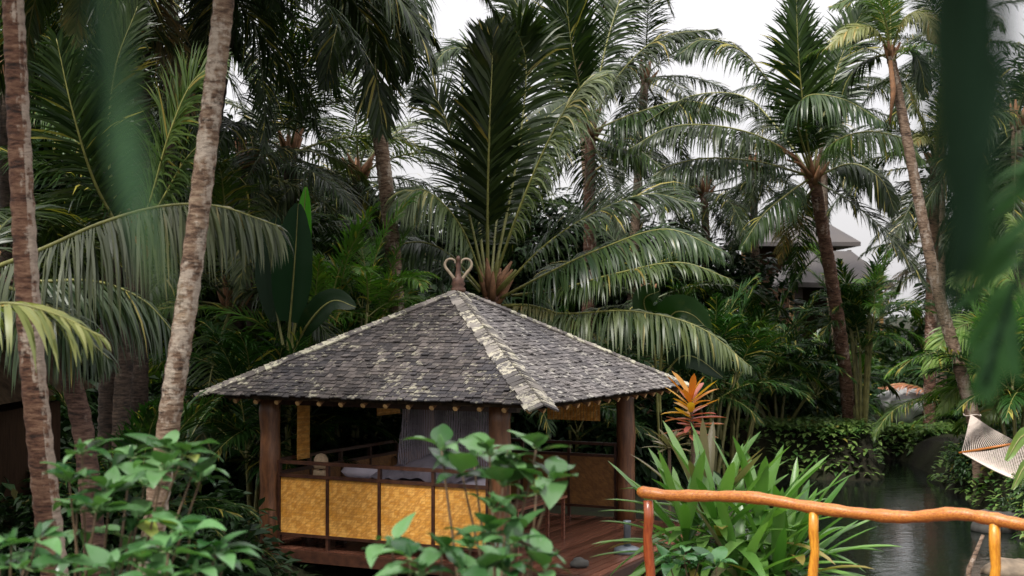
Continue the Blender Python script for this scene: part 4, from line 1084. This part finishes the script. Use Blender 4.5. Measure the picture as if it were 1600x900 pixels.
for k, (c, L_, dr_) in enumerate((
    (((1640, 690, 33), (1600, 560, 32.6), (1545, 505, 32.3), (1485, 520, 32), (1446, 580, 32)), .95, .5),
    (((1640, 690, 33), (1605, 610, 32.5), (1560, 580, 32.2), (1510, 590, 32), (1470, 640, 32)), .8, .6),
    (((1640, 690, 33), (1620, 540, 33), (1590, 450, 32.8), (1540, 420, 32.6), (1490, 440, 32.5)), 1.0, .4),
    (((1640, 690, 32.8), (1600, 640, 32), (1565, 630, 31.8), (1530, 660, 31.6)), .6, .5),
    (((1640, 690, 33), (1650, 520, 33), (1620, 400, 33), (1580, 340, 33)), 1.0, .3),
    (((1640, 690, 33), (1600, 520, 33.6), (1566, 440, 34), (1550, 380, 34)), .9, .2),
    (((1644, 690, 33), (1690, 500, 33), (1680, 380, 33)), .9, .3))):
    own_frond(yp, pth(*c), (.2, -.6, .8), CS, L=L_, W=.085, n=54, a0=62, a1=28, dih=0, droop=dr_, seed=140 + k, rad=.03, start=.22)
broadleaf_plant('pale yellow-green long leaves poking in at the right edge before the hammock', tuple(at(1668, 900, 17).xy) + (.5,), [
    (pth((1660, 800, 17), (1630, 700, 16.8), (1600, 680, 16.6), (1572, 720, 16.5)), .2, M['yellow_green']),
    (pth((1660, 800, 17), (1640, 740, 16.8), (1606, 725, 16.6), (1582, 765, 16.5)), .16, M['yellow_green'])], 2)
broadleaf_plant('glossy big-leaved plant between the pavilion roof and the pale lowest frond', tuple(at(1035, 660, 29).xy) + (.4,), [
    (pth((1030, 600, 29), (1036, 530, 28.6), (1052, 490, 28.2), (1082, 492, 28), (1110, 520, 27.9)), .7, M['areca']),
    (pth((1026, 600, 29), (1020, 520, 28.8), (1006, 470, 28.6), (1030, 455, 28.5)), .6, M['areca']),
    (pth((1030, 600, 29), (1060, 560, 28.8), (1090, 560, 28.6), (1130, 590, 28.4)), .6, M['banana'])], 3)

# ------------------------------------------------------------------ clumping cane palms
def areca(label, x, y, h, nst, spread, kind, seed, sc=1.0, per=5, group=None):
    rg = random.Random(seed); z = ground_z(x, y); root = thing('cane_palm', label, 'palm', (x, y, z), 0, group)
    for k in range(nst):
        a = rg.uniform(0, 6.28); r = rg.uniform(.1, 1) * spread; hh = h * rg.uniform(.55, 1.0)
        b = Vector((math.cos(a) * r * .3, math.sin(a) * r * .3, -.05)); t = Vector((math.cos(a) * r, math.sin(a) * r, hh))
        mb = MB(); mb.tube(spline([b, b.lerp(t, .5) + Vector((0, 0, hh * .08)), t], 12), [.05 - .0018 * i for i in range(12)], 7); mb.build('stem', M['canestem'], root, True)
        for q in range(per):
            kd = kind if isinstance(kind, str) else rg.choice(kind)
            add_frond(root, kd, 82 - 62 * q / (per - 1) + rg.uniform(-8, 8), a + q * 2.4, t - Vector((0, 0, .08 * q)), sc * rg.uniform(.8, 1.15), rg)
    return root
def axy(px, dep): v = at(px, 600, dep); return v.x, v.y
for lab, px, dep, h, nst, spr, kd, sd, sc in (
    ('cane palm clump with several yellowish stems on the far bank right of the reddish trunk', 1346, 36.8, 3.0, 8, .5, ('areca', 'areca_bright'), 61, 1.05),
    ('dark cane palm clump left of the reddish far trunk', 1215, 38, 1.5, 8, 1.2, 'areca', 62, 1.2),
    ('dark green cane palm clump rising beneath the far house roof', 1140, 36, 3.3, 8, 1.2, ('areca', 'areca', 'areca_bright'), 63, 1.25),
    ('cane palm clump right of the orange plant behind the pavilion corner', 1105, 31, 3.0, 7, .9, 'areca', 64, 1.1),
    ('yellow-green feathery palm behind the hammock', 1556, 33.8, 1.2, 5, .9, ('areca_bright', 'coco_fresh'), 65, .9),
    ('bright cane palm at the right edge above the hammock', 1590, 30.5, 2.6, 8, 1.1, ('areca_bright', 'areca'), 66, 1.2),
    ('bright green feathery palm tuft left of the pale curving trunk', 540, 26.4, 4.0, 9, 1.0, 'areca_bright', 67, 1.0),
    ('feathery palm clump behind the left slope of the roof', 500, 27.4, 3.2, 9, 1.4, ('areca_bright', 'areca'), 68, 1.25),
    ('dark feathery palm clump behind the left end of the roof', 395, 24.5, 2.2, 7, 1.0, 'areca', 69, 1.2),
    ('dark feathery palm clump behind the left shrubs', 190, 18.5, 1.2, 7, .8, 'areca', 70, .9),
    ('feathery palm seen through the pavilion', 600, 29.5, 2.0, 7, 1.2, 'areca', 71, 1.0),
    ('feathery palm behind the open side of the pavilion', 900, 30.5, 2.2, 8, 1.3, 'areca', 72, 1.1),
    ('cane palm clump in front of the lower grey far house', 1305, 42, 1.0, 8, 1.0, ('areca', 'areca_bright'), 73, 1.0),
    ):
    x, y = axy(px, dep); areca(lab, x, y, h, nst, spr, kd, sd, sc)

# ------------------------------------------------------------------ dense trees behind
def crown_mesh(seed, nclump, nleaf, rx, rz, L, mats, name='crown'):
    rg = random.Random(seed); mb = MB()
    for c in range(nclump):
        while True:
            v = Vector((rg.uniform(-1, 1), rg.uniform(-1, 1), rg.uniform(-1, 1)))
            if .25 < v.length < 1: break
        cc_ = Vector((v.x * rx, v.y * rx, v.z * rz)); cr = rg.uniform(.45, .95)
        for k in range(nleaf):
            d = Vector((rg.gauss(0, 1), rg.gauss(0, 1), rg.gauss(0, 1))).normalized()
            p = cc_ + d * cr * rg.uniform(.3, 1) ** .6
            dd = (d + Vector((rg.uniform(-.7, .7), rg.uniform(-.7, .7), rg.uniform(-.9, .2)))).normalized()
            s_ = dd.cross(Vector((rg.uniform(-.4, .4), rg.uniform(-.4, .4), 1)))
            if s_.length < 1e-3: continue
            s_.normalize(); l = L * rg.uniform(.6, 1.25); w_ = l * .24
            m_ = p + dd * l * .45 + Vector((0, 0, .02))
            mb.add([p, m_ - s_ * w_, p + dd * l - Vector((0, 0, l * .15)), m_ + s_ * w_], [(0, 1, 2, 3)])
    return mb.mesh(name, mats)
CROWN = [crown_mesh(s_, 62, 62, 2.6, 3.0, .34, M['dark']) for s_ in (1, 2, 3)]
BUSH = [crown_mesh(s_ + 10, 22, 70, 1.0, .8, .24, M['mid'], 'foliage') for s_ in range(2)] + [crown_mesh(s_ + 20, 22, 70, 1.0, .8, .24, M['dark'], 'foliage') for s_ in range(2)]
TRUNKM = []
for k in range(2):
    mb = MB(); rg = random.Random(90 + k)
    mb.tube(spline([Vector((0, 0, -.2)), Vector((.1, .1, 3)), Vector((-.1, .15, 6)), Vector((.1, 0, 9))], 18), [.3 - .013 * i for i in range(18)], 9)
    for q in range(7):
        a = q * 2.4; z = 4.2 + q * .7; b = Vector((0, .1, z)); mb.tube(spline([b, b + Vector((math.cos(a) * 1.1, math.sin(a) * 1.1, .9)), b + Vector((math.cos(a) * 2.2, math.sin(a) * 2.2, 1.4))], 7), [.1 - .013 * i for i in range(7)], 6)
    TRUNKM.append(mb.mesh('trunk', M['bark'], True))
def tree(label, px, dep, ztop, seed, group=None, sx=1.0):
    rg = random.Random(seed); x, y = axy(px, dep); z = ground_z(x, y); h = ztop - z
    root = thing('tree', label, 'tree', (x, y, z), rg.uniform(0, 6.28), group)
    t = bpy.data.objects.new('trunk', TRUNKM[seed % 2]); COL.objects.link(t); t.parent = root; t.scale = (1, 1, h / 10.5)
    for q, (zz, s_) in enumerate(((.76, 1.0), (.42, 1.1), (.15, .95))):
        c = bpy.data.objects.new('crown', CROWN[(seed + q) % 3]); COL.objects.link(c); c.parent = root
        c.location = (rg.uniform(-.4, .4), rg.uniform(-.4, .4), h * zz); c.scale = (sx * s_, sx * s_, max(.7, h * .27 / 3.0)); c.rotation_euler = (0, 0, rg.uniform(0, 6.28))
    return root
GRP_L = 'dense dark trees of the left grove'
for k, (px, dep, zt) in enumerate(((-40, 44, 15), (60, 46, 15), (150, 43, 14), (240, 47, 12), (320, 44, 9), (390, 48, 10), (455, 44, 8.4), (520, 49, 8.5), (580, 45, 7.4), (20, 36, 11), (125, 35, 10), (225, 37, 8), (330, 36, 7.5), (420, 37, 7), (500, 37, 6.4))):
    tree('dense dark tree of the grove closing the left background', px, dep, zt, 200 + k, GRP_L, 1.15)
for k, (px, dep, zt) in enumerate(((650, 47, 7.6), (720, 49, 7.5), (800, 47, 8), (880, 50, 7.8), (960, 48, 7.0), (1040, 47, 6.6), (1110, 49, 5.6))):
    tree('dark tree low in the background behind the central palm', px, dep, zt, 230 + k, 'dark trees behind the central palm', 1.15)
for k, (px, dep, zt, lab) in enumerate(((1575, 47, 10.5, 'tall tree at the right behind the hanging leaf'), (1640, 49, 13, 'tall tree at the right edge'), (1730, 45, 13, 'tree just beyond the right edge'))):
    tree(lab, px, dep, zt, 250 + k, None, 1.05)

GRP_B = 'dark bushes of the undergrowth'
def bush(label, x, y, s_, seed, group=None, mi=None):
    rg = random.Random(seed); o = bpy.data.objects.new('bush', BUSH[mi if mi is not None else rg.randrange(4)]); COL.objects.link(o)
    o.location = (x, y, ground_z(x, y) + .45 * s_); o.scale = (s_, s_, s_ * rg.uniform(.8, 1.2)); o.rotation_euler = (0, 0, rg.uniform(0, 6.28))
    tag(o, label, 'bush', group)
rg = random.Random(77)
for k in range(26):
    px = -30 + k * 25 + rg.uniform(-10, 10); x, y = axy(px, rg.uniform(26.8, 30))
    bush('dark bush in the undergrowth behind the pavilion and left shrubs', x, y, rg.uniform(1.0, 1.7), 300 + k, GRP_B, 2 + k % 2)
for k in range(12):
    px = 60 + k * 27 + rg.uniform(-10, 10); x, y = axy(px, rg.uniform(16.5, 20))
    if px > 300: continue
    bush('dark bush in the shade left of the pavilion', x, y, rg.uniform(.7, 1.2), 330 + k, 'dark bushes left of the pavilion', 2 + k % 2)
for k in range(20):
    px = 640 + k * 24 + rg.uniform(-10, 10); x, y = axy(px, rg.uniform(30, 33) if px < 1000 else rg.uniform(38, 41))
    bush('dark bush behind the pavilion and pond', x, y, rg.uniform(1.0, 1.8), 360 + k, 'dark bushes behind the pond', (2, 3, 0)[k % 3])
for k in range(16):
    px = 1120 + k * 30 + rg.uniform(-10, 10); x, y = axy(px, rg.uniform(40, 43))
    if 1320 < px < 1510: continue
    bush('green bush in the planting beyond the far bank', x, y, rg.uniform(.9, 1.5), 390 + k, 'green bushes beyond the far bank', (0, 1, 2)[k % 3])
for k in range(6):
    px = 1530 + k * 16; x, y = axy(px, rg.uniform(31.6, 32.5))
    bush('low bush on the bank behind the hammock', x, y, rg.uniform(.4, .6), 410 + k, 'low bushes behind the hammock', k % 2)
for k in range(4):
    p = at(1572 + k * 14, 790, 27.2); bush('small green bush on the near edge of the hammock bank', p.x, p.y + rg.uniform(0, .5), rg.uniform(.2, .26), 430 + k, 'small green bushes on the hammock bank edge', k % 2)
for k in range(3):
    p = at(176 + 20 * k, 800, 17); bush('dark bush in front of the short palm trunks at the left', p.x, p.y, .7 + .08 * k, 440 + k, 'dark bushes before the short palm trunks', 2 + k % 2)
for k, px in enumerate((1388, 1416, 1446)):
    x, y = axy(px, 46.5); bush('bright green bush far behind the pale boulder', x, y, 1.15 + .1 * (k % 2), 450 + k, 'bright bushes far behind the boulder', k % 2)
for k, px in enumerate((1372, 1402, 1432)):
    x, y = axy(px, 49.5); bush('dense green bush before the wall of the lower far house', x, y, 1.9, 460 + k, 'green bushes before the lower far house', k % 2)
# bank: stones, ground cover
rg = random.Random(5)
sv = MB()
for k in range(7000):
    x = rg.uniform(5.0, 13.2); y = shore(x) - 1.0 + 2.9 * rg.random() ** 1.2
    z = ground_z(x, y)
    if z < .1: continue
    if mnoise.noise(Vector((x * .9, z * 1.6, 5))) < -.2 and rg.random() < .7: continue
    a = rg.uniform(0, 6.28)
    blade(sv, Vector((x, y - .12, z + rg.uniform(0, .16))), Vector((math.cos(a), math.sin(a) - .6, rg.uniform(-.3, .7))), Vector((0, 0, 1)), rg.uniform(.12, .28), rg.uniform(.08, .15), .2, .6, 3, 'ovate', rg)
for k in range(3500):
    y = rg.uniform(24, 35.5); x = rg.uniform(8.9, 11.6) + (y - 27) * .12; z = ground_z(x, y)
    if z < .02 or z > .95 or x / y * FPX + 800 > 1680: continue
    if mnoise.noise(Vector((x * 1.2, y * 1.2, 7))) < -.25: continue
    a = rg.uniform(0, 6.28)
    blade(sv, Vector((x - .1, y, z + rg.uniform(0, .14))), Vector((math.cos(a) - .5, math.sin(a) - .3, rg.uniform(-.2, .8))), Vector((0, 0, 1)), rg.uniform(.12, .3), rg.uniform(.07, .13), .2, .6, 3, 'ovate', rg)
tag(sv.build('ground_cover', M['creeper']), 'low leafy creeper covering the far bank of the pond', 'ground cover', None, 'stuff')
sv = MB()
for k in range(5000):
    x, y = rg.uniform(-10, -1), rg.uniform(13, 32)
    z = ground_z(x, y)
    if z < .1: continue
    if mnoise.noise(Vector((x * .6, y * .6, 9))) < -.1: continue
    a = rg.uniform(0, 6.28)
    blade(sv, Vector((x, y, z)), Vector((math.cos(a), math.sin(a), rg.uniform(.1, 1.4))), Vector((0, 0, 1)), rg.uniform(.15, .4), rg.uniform(.06, .13), .2, .8, 3, 'ovate', rg)
tag(sv.build('undergrowth', M['dark']), 'dark low undergrowth around the pavilion stilts', 'undergrowth', None, 'stuff')
p = at(1412, 634, 42); rock('boulder', 'pale grey boulder on the far bank left of the hammock palm', (p.x, p.y, 1.5), .85, M['lightstone'], 21, .62)
p = at(1580, 890, 22.8); rock('rock', 'brown rock at the water in the bottom right corner', (p.x, p.y, .0), .5, plain('brown_stone', (.16, .12, .08), .8, .4, 5, .4), 30, .45)
for k in range(5):
    p = at(1548 + k * 20, 790 + 6 * math.sin(k * 2), 27.2); rock('rock', 'dark rock on the near edge of the hammock bank', (p.x, p.y, .12), .36, M['stone'], 40 + k, .8, 'rock', 'dark rocks below the hammock')
lg = MB(); a, b = at(1512, 900, 22.4), at(1536, 836, 22.6); b0 = Vector((a.x, a.y, -.3))
lg.tube([Vector((0, 0, 0)), (a - b0) + Vector((.02, 0, .1)), b - b0], [.05, .045, .03], 8)
tag(lg.build('stick', M['trunk_grey'], None, True, b0), 'grey stick leaning out of the pond by the brown rock', 'stick')
# pinkish fallen frond on the bank
rt = thing('fallen_frond', 'pinkish dry palm frond lying above the pale boulder', 'frond', at(1440, 612, 42))
own_frond(rt, pth((1475, 640, 42), (1450, 612, 41.6), (1415, 600, 41.2), (1374, 606, 41)), (0, -.4, .9), [leaf_mat('dry_pink_leaf', (.45, .16, .09), (.55, .26, .16), .6, .2, .05), M['rachis']], L=.5, W=.08, n=36, a0=30, a1=12, dih=-.2, droop=.25, seed=5)

# ------------------------------------------------------------------ hammock
hk = thing('hammock', 'cream string hammock with an orange spreader bar tied to the leaning palm', 'hammock', at(1517, 648, 30.8))
o = Vector(hk.location); tipH = Vector((0, 0, 0))
bL, bR = at(1503, 707, 29.7) - o, at(1590, 692, 29.0) - o
e1, e2 = at(1655, 768, 27.4) - o, at(1770, 722, 26.6) - o
s = MB(); NS = 26
for k in range(NS):
    u = k / (NS - 1); b = bL.lerp(bR, u); s.tube([tipH, b.lerp(tipH, .5) - Vector((0, 0, .03)), b], .008, 4)
s.build('suspension_cords', M['white'], hk)
s = MB(); s.tube([bL + (bL - bR).normalized() * .06, bR + (bR - bL).normalized() * .06], .024, 10); s.build('spreader_bar', M['varnish'], hk, True)
s = MB(); rows = 34
def hp(u, t):
    a = bL.lerp(bR, u); b = e1.lerp(e2, u); p = a.lerp(b, t)
    return p - Vector((0, 0, (.32 * math.sin(math.pi * t) ) * (.35 + .65 * math.sin(math.pi * u)) + .06 * math.sin(math.pi * u)))
for k in range(NS):
    for off in (-1, 1):
        pts = []
        for j in range(rows + 1):
            u = (k + .5 + off * .5 * (1 if j % 2 else -1)) / NS
            pts.append(hp(min(1, max(0, u)), j / rows))
        s.tube(pts, .006, 4)
s.build('net', M['white'], hk)
s = MB(); s.tube([hp(0, j / 14) for j in range(15)], .014, 5); s.tube([hp(1, j / 14) for j in range(15)], .014, 5); s.build('edge_cord', M['white'], hk)
s = MB(); tr_ = at(1519, 648, 31) - o
s.tube([tr_ + Vector((.19 * math.cos(a), .19 * math.sin(a), .02 * math.sin(3 * a))) for a in [i * .45 for i in range(15)]], .012, 5); s.build('rope', M['white'], hk)

# ------------------------------------------------------------------ leaves hanging close to the camera, out of focus
def near_plant(label, base, leaves, name='hanging_branch'):
    root = thing(name, label, 'branch', base); o = Vector(base)
    for ctrl, W_, mat, hint in leaves:
        P = [p - o for p in spline(ctrl, 24)]; mb = MB(); hint = Vector(hint)
        for i in range(24):
            T = (P[min(i + 1, 23)] - P[max(i - 1, 0)]).normalized(); S = T.cross(hint).normalized(); N = S.cross(T)
            u = i / 23; w_ = W_ * .5 * max(.04, min(1, .55 + 1.2 * u) * (1 - max(0, (u - .7) / .3) ** 1.8))
            mb.v += [P[i] - S * w_ + N * w_ * .3, P[i].copy(), P[i] + S * w_ + N * w_ * .3]
        for i in range(23):
            a = i * 3; mb.f += [(a, a + 1, a + 4, a + 3), (a + 1, a + 2, a + 5, a + 4)]; mb.m += [0, 0]
        mb.build('leaf', mat, root, True)
    tw = MB(); tops = [c[0][0] - o for c in leaves]; tops.sort(key=lambda v: v.x)
    tw.tube([Vector((0, 0, 0))] + tops if (tops[0]).length > .01 else tops + [tops[-1] + Vector((.1, 0, .1))], .006, 6); tw.build('twig', M['twig'], root)
    return root
NLD = leaf_mat('near_leaf_dark', (.006, .018, .009), (.008, .021, .01), .7, .3, 0, spec=.1)
NLM = leaf_mat('near_leaf_green', (.028, .075, .026), (.036, .09, .03), .6, .5, 0, spec=.15)
NLS = leaf_mat('near_leaf_soft', (.055, .115, .07), (.07, .13, .08), .6, .5, 0, spec=.15)
NLT = leaf_mat('near_leaf_pale', (.13, .2, .11), (.15, .23, .12), .6, .5, 0, spec=.15)
near_plant('blurred green leaf strip hanging close to the viewer at the upper left', at(165, -120, 0.775), [
    (pth((168, -100, 0.744), (170, 40, 0.744), (186, 160, 0.744), (210, 290, 0.744), (240, 420, 0.744)), 0.0125, NLS, (0, -1, .15)),
    (pth((172, -100, 0.787), (180, 60, 0.787), (198, 200, 0.787), (226, 350, 0.787), (268, 500, 0.787)), 0.009, NLT, (.1, -1, .1)),
    (pth((158, -100, 0.713), (157, -20, 0.713), (163, 80, 0.713), (180, 200, 0.713)), 0.015, NLD, (.2, -1, .1))])
rgn = random.Random(8); strips = []
for k, (x0, x1, ye, w_, m_) in enumerate(((1462, 1474, 300, .03, 0), (1480, 1490, 400, .03, 0), (1500, 1510, 470, .028, 0), (1512, 1492, 525, .03, 0), (1532, 1520, 430, .03, 0), (1548, 1530, 360, .026, 0), (1562, 1545, 300, .02, 0), (1524, 1540, 500, .03, 1), (1582, 1560, 250, .012, 0))):
    dd = .74 + .03 * (k % 4)
    strips.append((pth((x0 + 6, -120, dd), (x0 + rgn.uniform(-9, 9), 60, dd), (x0 * .55 + x1 * .45 + rgn.uniform(-12, 12), ye * .55, dd), (x1 + rgn.uniform(-4, 4), ye * .85, dd), (x1 - 10, ye, dd)), w_ * .62, (NLD, NLM)[m_], (rgn.uniform(-.4, .4), -1, .1)))
near_plant('dark blurred leaves hanging close to the viewer at the right', at(1470, -150, 0.806), strips)
nf_ = thing('near_frond', 'blurred mid-green palm frond close to the viewer at the right edge', 'frond', at(1760, 60, 2.6))
own_frond(nf_, pth((1760, 60, 2.6), (1690, 180, 2.55), (1630, 330, 2.5), (1575, 480, 2.5), (1540, 600, 2.5)), (-.2, -1, .2), [NLM, NLD], L=.2, W=.03, n=17, a0=48, a1=22, dih=0, droop=.2, seed=6, rad=.006, start=.05)
